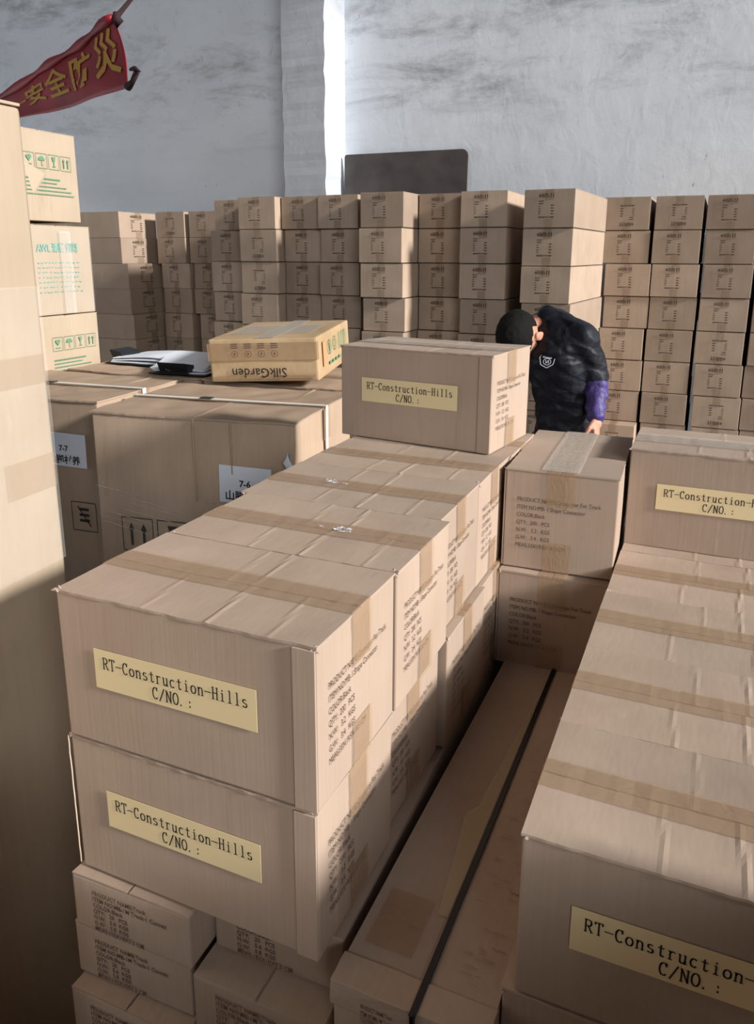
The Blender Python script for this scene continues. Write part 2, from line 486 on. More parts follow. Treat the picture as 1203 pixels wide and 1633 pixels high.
PROD = ['PRODUCT NAME:Connector For Track', 'ITEM NO:MB- I Shape Connector', 'COLOR:Black', 'QTY:  200   PCS', 'N.W:   3.2   KGS', 'G.W:   3.4   KGS', 'MEAS:33X19.5X18.5 CM']
PRODL = ['PRODUCT NAME:Track', 'ITEM NO:MB-1M Track-1 Connec', 'COLOR:Black', 'QTY:   20   PCS', 'N.W:   5.6  KGS', 'G.W:   5.8  KGS', 'MEAS:102X18X7.5 CM']
CW, CD, CH = .329, .1935, .185
prod_me = {}
def product_print():
    if 'p' not in prod_me:
        bm = on_right(text_mesh(PROD, .0108, .0143, 0), .022, CH - .050, CW + .0022, .80)
        me = bpy.data.meshes.new('print'); bm.to_mesh(me); bm.free(); me.materials.append(INKG)
        prod_me['p'] = me
    return prod_me['p']
def label_parts(root, x=.05, z=None, tilt=0.0):
    """yellow paper label with its two lines of lettering"""
    z = CH - .062 if z is None else z
    LW, LH = .211, .048
    bm = bmesh.new()
    add_box(bm, 0, LW, -.0004, 0, -LH, 0)
    lab = from_bm('label', bm, PAPER_Y, root)
    lab.location = (x, -.0022, z); lab.rotation_euler = (0, tilt, 0)
    bm = bmesh.new()
    stroke_text(bm, 'RT-Construction-Hills', .0125, -.0222, .00905, wd=.0012, hs=.92)
    stroke_text(bm, 'C/NO.', .079, -.0415, .00905, wd=.0012, hs=.92); stroke_text(bm, ':', .1245, -.0415, .00905, wd=.0012, hs=.92)
    return from_bm('lettering', bm, INK, lab)

def shipping_carton(label, loc, rz, seed, group, with_label=True, ridges=True, tape=None, h=CH, w=CW, d=CD, detail=True):
    rnd = random.Random(seed)
    t = thing('shipping_carton', label, 'cardboard box', loc, rz, group)
    th = .0035
    bm = bmesh.new(); shell(bm, w, d, h - th, seed)
    from_bm('body', bm, KRAFT, t, False)
    base = [(w * f, hh * 1.0, 0, 1) for f, hh in ((.60 + rnd.uniform(-.06, .06), .0011), (.36 + rnd.uniform(-.06, .06), .0006), (.82 + rnd.uniform(-.05, .05), .0007))]
    r2 = [(w * f, hh, 0, 1) for f, hh in ((.64 + rnd.uniform(-.08, .08), .0010), (.45 + rnd.uniform(-.06, .06), .0006))]
    from_bm('top_flap', flap_bm(-.0012, w + .0012, -.001, d / 2 - .0016, h - th, th - .0006, base if ridges else [], seed), KTOP, t)
    from_bm('top_flap', flap_bm(-.0012, w + .0012, d / 2 + .0008, d + .001, h - th, th - .0006, r2 if ridges else [], seed + 5), KTOP, t)
    tp = tape_bm(-.001, w + .001, d / 2 + rnd.uniform(-.004, .004), .047, h, .062, h, .055, seed)
    from_bm('tape', tp, TAPE, t)
    if tape is CLEAR:
        bm = bmesh.new(); n_ = 24; pv = None
        for i in range(n_ + 1):
            x = w * i / n_; zz = h + .0016 + noise.noise(Vector((i * .8, seed, 4))) * .0008
            a = bm.verts.new((x, d / 2 - .036, zz)); b = bm.verts.new((x, d / 2 + .030, zz))
            if pv: bm.faces.new((pv[0], a, b, pv[1]))
            pv = (a, b)
        from_bm('clear_tape', bm, CLEAR, t)
    # frayed board at the front corners, where the layers have opened
    for cx_, sg in ((0, -1), (w, 1)):
        bm = bmesh.new()
        for q in range(5):
            p0 = Vector((cx_ - sg * rnd.uniform(.0, .006), rnd.uniform(-.001, .005), h - rnd.uniform(.001, .006)))
            p1 = p0 + Vector((sg * rnd.uniform(.0015, .0045), rnd.uniform(-.003, .001), rnd.uniform(-.003, .003)))
            add_tube(bm, [p0, p1], [rnd.uniform(.0012, .0022), .0006], 5)
        from_bm('frayed_corner', bm, KEDGE, t)
    pr = link('print', product_print(), None, t)
    # folded glue tab standing out at the right end of the long side
    bm = bmesh.new()
    add_box(bm, w - .026, w - .0005, -.0030, -.0004, .001, h - th - .001, .0006)
    from_bm('glue_tab', bm, KRAFT, t)
    if with_label:
        label_parts(t)
    return t

def place(u, v, z):                           # base point: z is the eye-relative height of the underside
    return W(u, v, z)

# ------------------------------------------------------------------ the setting
FL = -EYE
bm = bmesh.new(); add_box(bm, -7, 9, -4, 5.6, -.1, 0)
fl = structure('floor', bm, CONC); fl.location = W(0, 0, FL); fl.rotation_euler = (0, 0, TH)
WT = 4.2
bm = bmesh.new(); add_box(bm, -7, 9, 5.35, 5.6, 0, WT + 1.6)
wb = structure('wall_back', bm, PLASTER); wb.location = W(0, 0, FL); wb.rotation_euler = (0, 0, TH)
bm = bmesh.new(); add_box(bm, -7.0, -6.75, -4, 5.35, 0, WT + 1.6)
wl = structure('wall_left', bm, PLASTER); wl.location = W(0, 0, FL); wl.rotation_euler = (0, 0, TH)
bm = bmesh.new(); add_box(bm, -7.0, 3.2, -4, 5.6, WT + 1.6, WT + 1.75)
ce = structure('ceiling', bm, CONC); ce.location = W(0, 0, FL)
# pillar standing out of the back wall, with chipped corners
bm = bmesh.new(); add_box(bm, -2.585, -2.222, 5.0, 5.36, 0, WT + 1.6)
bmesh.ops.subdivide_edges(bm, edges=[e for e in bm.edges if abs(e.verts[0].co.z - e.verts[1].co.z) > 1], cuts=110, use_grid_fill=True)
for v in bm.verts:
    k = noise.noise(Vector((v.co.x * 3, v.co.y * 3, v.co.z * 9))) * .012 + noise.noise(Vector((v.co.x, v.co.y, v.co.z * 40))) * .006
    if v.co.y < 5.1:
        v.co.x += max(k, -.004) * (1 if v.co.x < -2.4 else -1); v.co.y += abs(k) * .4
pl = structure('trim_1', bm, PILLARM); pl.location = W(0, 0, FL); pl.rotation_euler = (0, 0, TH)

# ------------------------------------------------------------------ left row of labelled cartons
GL = 'labelled cartons of the left-hand row'
RL = 'labelled cartons of the right-hand row'
def z_under(top): return top - CH
ROW = [  # u, v, dyaw, label
 (0.001, -.001, -.003, 'top front carton of the left row, full yellow label above another labelled carton'),
 (.004, .196, .0, 'upper carton of the left row directly behind the front labelled one'),
 (-.010, .392, .004, 'third upper carton from the front of the left row, set back from its neighbours'),
 (-.010, .588, .0, 'fourth upper carton of the left row, before the raised carton'),
 (-.007, .784, .0, 'fifth upper carton of the left row, under the lone raised carton'),
]
for i, (u, v, dy, lb) in enumerate(ROW):
    q = shipping_carton(lb, place(u, v, -.363 - CH), TH + dy, 10 + i, GL)
    if i in (1, 2):     # white crumpled bits of split tape on the top seam
        bm = bmesh.new(); r_ = random.Random(i)
        for k in range(26):
            c_ = Vector((.205 - .09 * (i - 1) + r_.gauss(0, .009), CD / 2 + r_.gauss(0, .004), CH + .0015 + abs(r_.gauss(0, .0012))))
            bm.faces.new([bm.verts.new(c_ + Vector((r_.uniform(-.006, .006), r_.uniform(-.003, .003), r_.uniform(-.0005, .0012)))) for _ in range(3)])
        q2 = from_bm('torn_tape', bm, PAPER_W, q); q2['kind'] = 'stuff'
ROW2 = [
 (-.002, .002, -.008, 'lower front carton of the left row, yellow label, standing on the thin long cartons'),
 (-.012, .205, -.02, 'lower carton second from the front of the left row, half in shadow'),
 (.002, .405, .0, 'lower carton third from the front of the left row, in shadow beside the aisle'),
 (-.004, .60, .0, 'lower carton fourth from the front of the left row, in deep shadow'),
 (-.006, .796, .0, 'lower carton hidden at the far end of the left row'),
]
for i, (u, v, dy, lb) in enumerate(ROW2):
    q = shipping_carton(lb, place(u, v, -.549 - CH), TH + dy, 30 + i, GL)
    if i == 0:      # the raw edge of the board shows down the left corner
        bm = bmesh.new(); pv_ = [(-.0035 + noise.noise(Vector((k * .8, 0, 0))) * .001, -.001, CH - .004 - k * .0118) for k in range(16)]
        add_tube(bm, pv_, .0008, 6); from_bm('cut_edge', bm, KEDGE, q)
shipping_carton('lone carton raised on top of the left row, yellow label facing front',
                place(-.0412, .8123, -.175 - CH - .0025), TH - .127, 44, GL, tape=CLEAR)

# two cartons turned end-on at the far end of the aisle
def endon(label, u, v, top, dy, seed, tape):
    # local +x points towards the viewer, local +y to the right
    a = TH + dy - math.pi / 2
    base = W(u, v, top - CH) - Vector((math.cos(a), math.sin(a), 0)) * CW
    return shipping_carton(label, base, a, seed, 'cartons turned end-on at the far end of the aisle', with_label=False, ridges=False, tape=tape)
endon('upper of two end-on cartons beside the raised carton, printed product text in light', .332, .716, -.368, .038, 51, CLEAR)
endon('lower of two end-on cartons, in shadow at the end of the aisle', .331, .700, -.555, .025, 52, TAPE)

# ------------------------------------------------------------------ right row
RROW = [
 (.529, .030, 0, 'nearest carton of the right row, dark front with yellow label at bottom right corner'),
 (.529, .226, 0, 'second carton from the front of the right row, ridged top'),
 (.529, .421, 0, 'third carton from the front of the right row, curled brown tape on top'),
 (.530, .615, 0, 'fourth carton from the front of the right row, just before the raised labelled carton'),
 (.531, .812, 0, 'fifth carton of the right row, under the raised labelled carton'),
]
for i, (u, v, dy, lb) in enumerate(RROW):
    shipping_carton(lb, place(u, v, -.526 - CH), TH + dy, 60 + i, RL)
for i, (u, v, dy, lb) in enumerate(RROW):
    nm = ('bottom right corner', 'second', 'third', 'fourth', 'fifth')[i]
    shipping_carton('lower carton of the right row beneath the nearest dark-fronted one' if i == 0 else
                    'lower carton of the right row under the %s top carton from the front' % nm,
                    place(u - .012, v + .002, -.526 - 2 * CH - .002), TH, 80 + i, RL)
shipping_carton('raised carton on the right row, clear tape on top, yellow label cut by right edge',
                place(.529, .850, -.343 - CH + .001), TH - .003, 75, RL, tape=CLEAR)

def pallet(label, u0, u1, v0, v1, top):
    t = thing('wooden_pallet', label, 'pallet', W(u0, v0, FL), TH, 'wooden pallets under the cartons')
    L_, D_ = u1 - u0, v1 - v0
    h = top - FL
    bm = bmesh.new(); n = 6
    for k in range(n):
        x = L_ * k / n + .01
        add_box(bm, x, x + L_ / n - .03, 0, D_, h - .022, h, .002)
    from_bm('deck', bm, WOODP, t)
    for k in range(3):
        bm = bmesh.new(); y = (D_ - .08) * k / 2
        add_box(bm, 0, L_, y, y + .08, 0, h - .023, .002)
        from_bm('runner', bm, WOODP, t)
    return t
# unseen cartons added right of the viewer to shade the right row's front
for r in range(6):
    for k in range(3):
        shipping_carton('unseen shading carton beside the viewer, %s layer, %s from the back' % (('top', 'second', 'third', 'fourth', 'fifth', 'lowest')[r], ('first', 'second', 'third')[k]),
                        place(.880, .002 - (k + 1) * .197, -.396 - (r + 1) * .1852), TH, 700 + r * 3 + k, 'unseen shading cartons right of the viewer')
pallet('wooden pallet added under the unseen shading cartons right of the viewer', .88, 1.21, -.60, .01, -.396 - 6 * .1852)

# ------------------------------------------------------------------ long thin cartons
LWd, LL, LHt = .172, 1.02, .078
def long_carton(label, loc, rz, seed, group, flat=True, w=LWd, h=LHt, mat=KRAFT, text=True, face_text=True):
    rnd = random.Random(seed)
    t = thing('long_carton', label, 'cardboard box', loc, rz, group)
    th = .003
    bm = bmesh.new(); shell(bm, w, LL, h - th, seed, bulge=.003 if flat else .0004, bev=.003, n=8)
    from_bm('body', bm, mat, t)
    if flat:
        bm = flap_bm(0, LL, -w / 2 + .001, -.001, 0, th - .0008, [], seed, sag=.004); bmesh.ops.rotate(bm, verts=bm.verts, matrix=Matrix.Rotation(math.pi / 2, 3, 'Z'))
        for v in bm.verts: v.co += Vector((0, 0, h - th))
        from_bm('top_flap', bm, KTOP, t)
        bm = flap_bm(0, LL, -w, -w / 2 - .002, 0, th - .0008, [], seed + 3, sag=.004); bmesh.ops.rotate(bm, verts=bm.verts, matrix=Matrix.Rotation(math.pi / 2, 3, 'Z'))
        for v in bm.verts: v.co += Vector((0, 0, h - th))
        from_bm('top_flap', bm, KTOP, t)
    else:
        bm = flap_bm(0, w, 0, LL, h - th, th - .0008, [], seed, sag=.001)
        from_bm('top_panel', bm, KTOP, t)
    if text:
        from_bm('print', on_front(text_mesh(PRODL, .0082, .0086, .0001), .033, h - .014, -.0036, .95 if flat else .42), INKG, t)
    return t
GLg = 'long thin cartons stacked under the left row'
lay = [(-.012, -.010, .020), (-.020, -.006, .035), (-.016, -.026, .012), (-.012, -.01, .01), (-.014, -.016, .0), (-.012, -.01, .01), (-.018, -.006, .0), (-.012, -.01, .0), (-.012, -.01, 0)]
nth = ('topmost', 'second from the top', 'third from the top, cut by the picture bottom', 'fourth from the top', 'fifth from the top', 'sixth from the top', 'seventh from the top', 'eighth from the top', 'lowest')
zt = -.736
for i in range(9):
    u, v, dy = lay[i]
    long_carton('long thin carton, %s in the outer stack' % nth[i], place(u, v, zt - (i + 1) * .0795), TH + dy, 100 + i, GLg)
lay2 = [(.166, .034, .02), (.162, -.008, .012), (.166, .0, .01), (.166, .0, .0), (.163, .005, .0), (.166, .0, .01), (.164, .0, .0), (.166, .0, 0), (.166, 0, 0)]
for i in range(9):
    u, v, dy = lay2[i]
    long_carton('long thin carton, %s in the inner stack' % nth[i], place(u, v, zt - (i + 1) * .0795), TH + dy, 120 + i, GLg, w=.170)
# two narrow cartons lying in the aisle on edge, a black strap between them
GA = 'narrow long cartons lying in the aisle'
ai = [('narrow long carton in the aisle beside the left row, tape strip along its top', .3485, -.012, .0885),
      ('narrow long carton in the aisle beside the right row, red scratches on top', .4430, -.012, .072)]
for i, (lb, u, v, wd) in enumerate(ai):
    t = long_carton(lb, place(u, v, -.735 - .18), TH, 140 + i, GA, flat=False, w=wd, h=.18, text=(i == 0))
    if i == 0:
        bm = bmesh.new()
        prev = None
        for k in range(30):
            f = k / 29; y = .12 + f * .50
            x1 = wd - .002; x0 = wd - .002 - (.030 * (1 - f * .9) if f > .35 else .012 + .020 * (f / .35))
            a = bm.verts.new((x0, y, .1808)); b = bm.verts.new((x1, y, .1808))
            if prev: bm.faces.new((prev[0], prev[1], b, a))
            prev = (a, b)
        from_bm('tape', bm, PALET, t)
        bm = bmesh.new(); add_box(bm, .012, .066, .055, .135, .1800, .1806)
        from_bm('worn_patch', bm, WORN, t)
    bm = bmesh.new()
    rnd = random.Random(5 + i)
    for k in range(44 if i else 10):
        y = rnd.uniform(.05, .42) if i else rnd.uniform(.08, .12); x = rnd.uniform(.012, .05)
        add_bar(bm, (x, y, .1809), (x + rnd.uniform(.004, .018), y + rnd.uniform(-.001, .001), .1809), .0007, Vector((0, 0, 1)))
    from_bm('scratches', bm, plain('red_scratch' + str(i), srgb(168, 122, 100), .8), t)
    # the end lid, slightly overhanging with torn corner
    bm = bmesh.new(); add_box(bm, -.002, wd + .001, -.0035, .034, .150, .1815, .0012)
    bmesh.ops.subdivide_edges(bm, edges=list(bm.edges), cuts=2, use_grid_fill=True)
    for v in bm.verts: v.co += Vector((noise.noise(v.co * 70) * .0012, noise.noise(v.co * 60 + Vector((4, 4, 4))) * .0012, 0))
    from_bm('end_flap', bm, KTOP, t)
bm = bmesh.new()
add_box(bm, 0, .0040, -.008, 1.0, .176, .1815); add_box(bm, -.0015, .0055, -.008, 1.0, .1815, .1830)
add_box(bm, -.0003, .0043, -.0095, -.0045, .02, .1835, .0008)
st = from_bm('black_strap', bm, STRAPK)
st.location = place(.4378, -.012, -.735 - .18); st.rotation_euler = (0, 0, TH)
tag(st, 'black plastic strap running along the gap between the two aisle cartons', 'strap')

# pallets and hidden lower goods that carry the rows
zl = zt - 9 * .0795
pallet('wooden pallet under the long thin cartons of the left row', -.03, .36, -.03, 1.06, zl)
PB = -.526 - 2 * CH - .002
for k in range(2):
    for j in range(2):
        long_carton('long carton, %s at %s under the right row and aisle' % (('upper', 'lower')[k], ('the aisle side', 'the outer side')[j]),
                    place(.38 + j * .27, -.01, -.917 - (k + 1) * .20), TH, 160 + k * 2 + j, 'long cartons under the aisle', w=.26, h=.199, text=False)
pallet('wooden pallet under the right row and the aisle cartons', .37, .93, -.03, 1.06, -.917 - .40)

# ------------------------------------------------------------------ tall carton at the left edge
t = thing('tall_carton', 'very tall cardboard carton cut by the left picture edge, brightly lit side', 'cardboard box', W(-.62, -.62, FL), TH)
TWd, TDd, THh = .42, .825, EYE + .186
bm = bmesh.new(); shell(bm, TWd, TDd, THh - .005, 7, bulge=.018, bev=.006, n=14)
from_bm('body', bm, KPALE, t, True)
bm = bmesh.new(); add_box(bm, 0, TWd, 0, TDd / 2 - .001, THh - .004, THh, .001); from_bm('top_flap', bm, KPALE, t)
bm = bmesh.new(); add_box(bm, 0, TWd, TDd / 2 + .001, TDd, THh - .004, THh, .001); from_bm('top_flap', bm, KPALE, t)
def side_patch(y0, y1, z0, z1, mat, nm, d=.003):
    bm = bmesh.new()
    n = 8; rows = []
    for i in range(n + 1):
        z = z0 + (z1 - z0) * i / n; r = []
        for j in range(n + 1):
            y = y0 + (y1 - y0) * j / n
            bx = math.sin(math.pi * y / TDd) * math.sin(math.pi * z / THh)
            r.append(bm.verts.new((TWd + .018 * 1.3 * bx + d, y, z)))
        rows.append(r)
    for i in range(n):
        for j in range(n):
            bm.faces.new((rows[i][j], rows[i][j + 1], rows[i + 1][j + 1], rows[i + 1][j]))
    return from_bm(nm, bm, mat, t)
side_patch(.735, .822, THh - .36, THh - .32, WORN, 'tape')
side_patch(.735, .822, THh - .51, THh - .46, WORN, 'tape')
side_patch(.40, .823, THh - .62, THh - .23, WRAP, 'stretch_wrap', .0045)
bm = bmesh.new()
f = [Vector((TWd - .002, TDd - .002, THh - .07)), Vector((TWd + .012, TDd + .018, THh - .085)), Vector((TWd + .004, TDd + .004, THh - .11))]
vsx = [bm.verts.new(p) for p in f] + [bm.verts.new(p + Vector((.0, .003, .0))) for p in f]
bm.faces.new(vsx[:3]); bm.faces.new(vsx[5:2:-1])
for k in range(3): bm.faces.new((vsx[k], vsx[3 + k], vsx[3 + (k + 1) % 3], vsx[(k + 1) % 3]))
from_bm('torn_corner', bm, KPALE, t)

# ------------------------------------------------------------------ big cartons 7-6 / 7-7 and the two behind
BIGT, BIGH = -.40, .60
def big_carton(label, u, v, dy, w, d, seed, strap=True, tagtext=None, marks=None, h=BIGH, wrap=False):
    t = thing('large_carton', label, 'cardboard box', place(u, v, BIGT - h), TH + dy, 'large strapped cartons left of the rows')
    bm = bmesh.new(); shell(bm, w, d, h - .005, seed, bulge=.006, bev=.004, n=12); from_bm('body', bm, KBIG, t, False)
    r1 = [(w * .52, .003, 0, 1)]; r2 = [(w * .8, .003, 0, 1)]
    from_bm('top_flap', flap_bm(-.004, w + .004, -.004, d / 2 - .003, h - .005, .005, r1, seed, sag=.006), KBIG, t)
    from_bm('top_flap', flap_bm(-.004, w + .004, d / 2 + .003, d + .004, h - .005, .005, r2, seed + 3, sag=.006), KBIG, t)
    from_bm('tape', tape_bm(-.006, w + .006, d / 2, .055, h + .002, .09, h, 0, seed, .001), TAPE, t)
    if strap:
        y = d * .46
        bm = bmesh.new()
        add_box(bm, -.012, w + .012, y, y + .017, h + .004, h + .0055, .0004)
        add_box(bm, w + .0095, w + .0115, y, y + .017, 0, h + .0055, .0004)
        add_box(bm, -.0115, -.0095, y, y + .014, 0, h + .0055, .0004)
        s = from_bm('strap', bm, STRAP, t)
        bm = bmesh.new(); add_box(bm, w * .36, w * .36 + .035, y - .003, y + .017, h + .0055, h + .009, .001)
        from_bm('strap_buckle', bm, METAL, s)
    return t
b76 = big_carton('large strapped carton with white 7-6 paper on its front', -.829, .930, .135, .565, .455, 201)
b77 = big_carton('large carton marked 7-7 on white paper, between tall carton and the 7-6 carton', -1.450, .990, .080, .545, .425, 202)
bR1 = big_carton('large carton behind the 7-6 one, carrying the small worn carton', -.872, 1.480, .02, .59, .42, 203, strap=False)
bR2 = big_carton('large carton behind the 7-7 one, carrying the clipboards', -1.445, 1.478, .0, .550, .40, 204, strap=False)
for k, (u_, v_, w_c, d_c, lb_) in enumerate(((-.829, .955, .54, .44, 'under the 7-6 carton'), (-1.445, 1.0, .54, .41, 'under the 7-7 carton'),
                                             (-.872, 1.485, .59, .41, 'under the one carrying the worn carton'), (-1.445, 1.485, .54, .39, 'under the one carrying the clipboards'))):
    q = big_carton('large plain carton on the floor ' + lb_, u_, v_, .05 if k == 0 else 0, w_c, d_c, 240 + k, strap=False, h=.592)
    q.location = W(u_, v_, FL + .001)
    q['group'] = 'large plain cartons under the strapped ones'
for k, (vv_, nm) in enumerate(((-1.16, 'nearer'), (-1.71, 'farther'))):  # stacks out of view, added to block the fill light low down
    for r in range(3):
        q = big_carton('large unseen shading carton right of the viewer, %s stack, %s' % (nm, ('lowest', 'middle', 'top')[r]), .89, vv_, 0, .52, .535, 260 + k * 3 + r, strap=False, h=.398)
        q.location = W(.89, vv_, FL + .001 + r * .405)
        q['group'] = 'large unseen shading cartons right of the viewer'
for k in range(2):  # added behind the viewer, out of view, to darken the lower left
    for r in range(3):
        q = big_carton('large unseen shading carton behind the viewer, %s stack, %s' % (('left', 'right')[k], ('lowest', 'middle', 'top')[r]), 0, 0, 0, .50, .50, 280 + k * 3 + r, strap=False, h=.398)
        q.location = W(-.66 + k * .54, -1.36, FL + .001 + r * .405)
        q['group'] = 'large unseen shading cartons behind the viewer'
for r in range(3):  # unseen stack added to darken the gap beside the tall carton
    q = big_carton('unseen shading carton left of the viewer in front of the tall carton, %s' % ('lowest', 'middle', 'top')[r], 0, 0, 0, .33, .34, 290 + r, strap=False, h=.352)
    q.location = W(-.17, -.60, FL + .001 + r * .358)
    q['group'] = 'unseen shading cartons left of the viewer'
def paper(root, x, z, w, h, l1, l2, size, tx=.5):
    bm = bmesh.new(); add_box(bm, 0, w, -.0006, 0, -h, 0)
    p = from_bm('paper_label', bm, PAPER_W, root); p.location = (x, -.0075, z); p.rotation_euler = (0, .02, 0)
    bm = text_mesh([l1], size * .85, .03, .0006, 'CENTER')
    b2 = text_mesh([l2], size, .03, .0006, 'CENTER')
    for v in b2.verts: v.co.y -= size * 1.15
    me = bpy.data.meshes.new('t'); b2.to_mesh(me); b2.free(); bm.from_mesh(me); bpy.data.meshes.remove(me)
    from_bm('lettering', on_front(bm, w * tx, -h * .36, -.0012), INK, p)
paper(b76, .366, BIGH - .116, .142, .098, '7-6', '山脚村养', .028)
paper(b77, .346, BIGH - .096, .155, .098, '7-7', '山脚村养', .028)
def handling_marks(root, x, z, s, kinds, mat, y=-.0078):
    bm = bmesh.new()
    for k, kd in enumerate(kinds):
        ox = x + k * s * 1.16; W_ = s; H_ = s * 1.02; lw = s * .03
        for a, b in (((0, 0), (W_, 0)), ((W_, 0), (W_, -H_)), ((W_, -H_), (0, -H_)), ((0, -H_), (0, 0))):
            add_bar(bm, (ox + a[0], y, z + a[1]), (ox + b[0], y, z + b[1]), lw)
        c = ox + s / 2
        if kd == 'up':
            for dx in (-.2, .2):
                add_bar(bm, (c + dx * s, y, z - .85 * s), (c + dx * s, y, z - .35 * s), s * .09)
                q = [(c + dx * s - .1 * s, z - .38 * s), (c + dx * s + .1 * s, z - .38 * s), (c + dx * s, z - .14 * s)]
                bm.faces.new([bm.verts.new((a, y, b)) for a, b in q])
        elif kd == 'umbrella':
            pts = arc(c, z - .48 * s, .3 * s, .3 * s, 0, 180, 12)
            bm.faces.new([bm.verts.new((a, y, b)) for a, b in pts])
            add_bar(bm, (c, y, z - .48 * s), (c, y, z - .82 * s), s * .04)
            add_bar(bm, (c, y, z - .82 * s), (c + .1 * s, y, z - .82 * s), s * .04)
        elif kd == 'glass':
            bm.faces.new([bm.verts.new((a, y, b)) for a, b in ((c - .18 * s, z - .14 * s), (c + .18 * s, z - .14 * s), (c + .1 * s, z - .45 * s), (c - .1 * s, z - .45 * s))])
            add_bar(bm, (c, y, z - .45 * s), (c, y, z - .8 * s), s * .06)
            add_bar(bm, (c - .14 * s, y, z - .82 * s), (c + .14 * s, y, z - .82 * s), s * .06)
        elif kd == 'stack':
            for q in range(3):
                add_bar(bm, (c - .2 * s, y, z - (.25 + .2 * q) * s), (c + .2 * s, y, z - (.25 + .2 * q) * s), s * .1)
            add_bar(bm, (c - .25 * s, y, z - .15 * s), (c + .25 * s, y, z - .85 * s), s * .05)
        elif kd == 'heart':
            pts = arc(c - .11 * s, z - .3 * s, .13 * s, .12 * s, 200, 20, 6) + arc(c + .11 * s, z - .3 * s, .13 * s, .12 * s, 160, -20, 6) + [(c, z - .62 * s)]
            bm.faces.new([bm.verts.new((a, y, b)) for a, b in pts])
            add_bar(bm, (c - .25 * s, y, z - .8 * s), (c + .25 * s, y, z - .8 * s), s * .05)
    return from_bm('handling_marks', bm, mat, root)
handling_marks(b76, .072, BIGH - .283, .092, ('up', 'glass', 'umbrella'), INK)
handling_marks(b77, .432, BIGH - .300, .085, ('stack',), INK)
# torn bit of film at the corner of 7-6, raised crease at its front
bm = bmesh.new(); add_tube(bm, [(.555, -.008, BIGH - .075), (.552, -.012, BIGH - .095), (.562, -.010, BIGH - .118), (.566, -.007, BIGH - .15)], [.004, .010, .008, .002], 7)
from_bm('torn_paper', bm, PAPER_W, b76, True)
bm = bmesh.new(); add_box(bm, .295, .300, -.0085, -.004, BIGH - .22, BIGH - .005, .001); add_box(bm, .40, .404, -.0085, -.004, BIGH - .14, BIGH - .005, .001)
from_bm('crease', bm, KBIG, b76)
rnd = random.Random(31)
bm = bmesh.new(); n_ = 40; rows_ = []
for i in range(n_ + 1):
    x = -.003 + .571 * i / n_
    rows_.append([bm.verts.new((x, -.0086 - .0012 * noise.noise(Vector((x * 8, q * .7, 2))), (BIGH - .19 - .05 * i / n_ + noise.noise(Vector((x * 9, 1, 1))) * .012) * (1 - q / 10) + .02 * q / 10)) for q in range(11)])
for i in range(n_):
    for q in range(10): bm.faces.new((rows_[i][q], rows_[i + 1][q], rows_[i + 1][q + 1], rows_[i][q + 1]))
from_bm('stretch_wrap', bm, WRAP2, b76, True)
bm = bmesh.new()
for q in range(9):
    x0 = rnd.uniform(.0, .3); L_ = rnd.uniform(.12, .3); z0 = BIGH - .20 - q * .014; dz = -L_ * rnd.uniform(.12, .2)
    pts_ = [(x0 + L_ * k / 6, -.0105, z0 + dz * k / 6 + rnd.uniform(-.0008, .0008)) for k in range(7)]
    add_tube(bm, pts_, [.0003] + [rnd.uniform(.0006, .0012) for _ in range(5)] + [.0003], 5)
w_ = from_bm('film_wrinkles', bm, WRAP3, b76, True)
w_['kind'] = 'stuff'

# ------------------------------------------------------------------ three pale cartons stacked at the left
GS = 'pale cartons stacked behind the tall carton'
SU = -1.475
def pale_box(label, v0, v1, top, h, kind, seed, tilt=0.0):
    dd = .42
    t = thing('pale_carton', label, 'cardboard box', W(SU - dd, v0, top - h), TH, GS)
    wv = v1 - v0
    bm = bmesh.new(); shell(bm, dd, wv, h - .003, seed, bulge=.004, bev=.004, n=8); from_bm('body', bm, KPALE, t)
    from_bm('top_flap', flap_bm(0, dd, 0, wv / 2 - .002, h - .004, .003, [], seed), KPALE, t)
    from_bm('top_flap', flap_bm(0, dd, wv / 2 + .002, wv, h - .004, .003, [], seed + 2), KPALE, t)
    if kind == 'marks':
        m = handling_marks(t, 0, 0, .046, ('heart', 'umbrella', 'glass', 'up'), GREEN, 0)
        for v in m.data.vertices: v.co = Vector((dd + .006, .088 + v.co.x, h - .075 + v.co.z))
        bm = bmesh.new(); rnd = random.Random(seed)
        for r in range(5):
            y = .09
            L_ = (.145, .13, .17, .19, .205)[r]
            while y < .09 + L_:
                wq = rnd.uniform(.003, .008)
                add_bar(bm, (dd + .006, y, h - .155 - r * .0125), (dd + .006, y + wq, h - .155 - r * .0125), .0055 if r == 0 else .0038, Vector((1, 0, 0)))
                y += wq + .0022
        from_bm('print', bm, GREEN, t)
    else:
        bm = on_right(text_mesh(['AWL 清碩 翅翔'], .034, .05, .0010), .062, h - .062, dd + .006, .80)
        TEAL = plain('teal_ink', srgb(112, 168, 152), .8)
        from_bm('heading_print', bm, TEAL, t)
        bm = bmesh.new()
        rnd = random.Random(4)
        for r in range(7):
            y = .062
            while y < .25:
                add_bar(bm, (dd + .006, y, h - .125 - r * .0165), (dd + .006, y + rnd.uniform(.006, .012), h - .125 - r * .0165 + rnd.uniform(-.003, .003)), .003, Vector((1, 0, 0)))
                y += rnd.uniform(.012, .020)
        from_bm('small_print', bm, TEAL, t)
        bm = bmesh.new(); shell(bm, dd, wv, h - .004, seed + 9, bulge=.011, bev=.006, n=8)
        for v in bm.verts: v.co = Vector(((v.co.x - dd / 2) * 1.012 + dd / 2, (v.co.y - wv / 2) * 1.02 + wv / 2, v.co.z * .996 + .001))
        from_bm('stretch_wrap', bm, WRAP, t)
        bm = bmesh.new()
        add_box(bm, dd + .0150, dd + .0153, wv * .50, wv * .66, .004, h - .02)
        from_bm('tape', bm, WRAP, t)
    return t
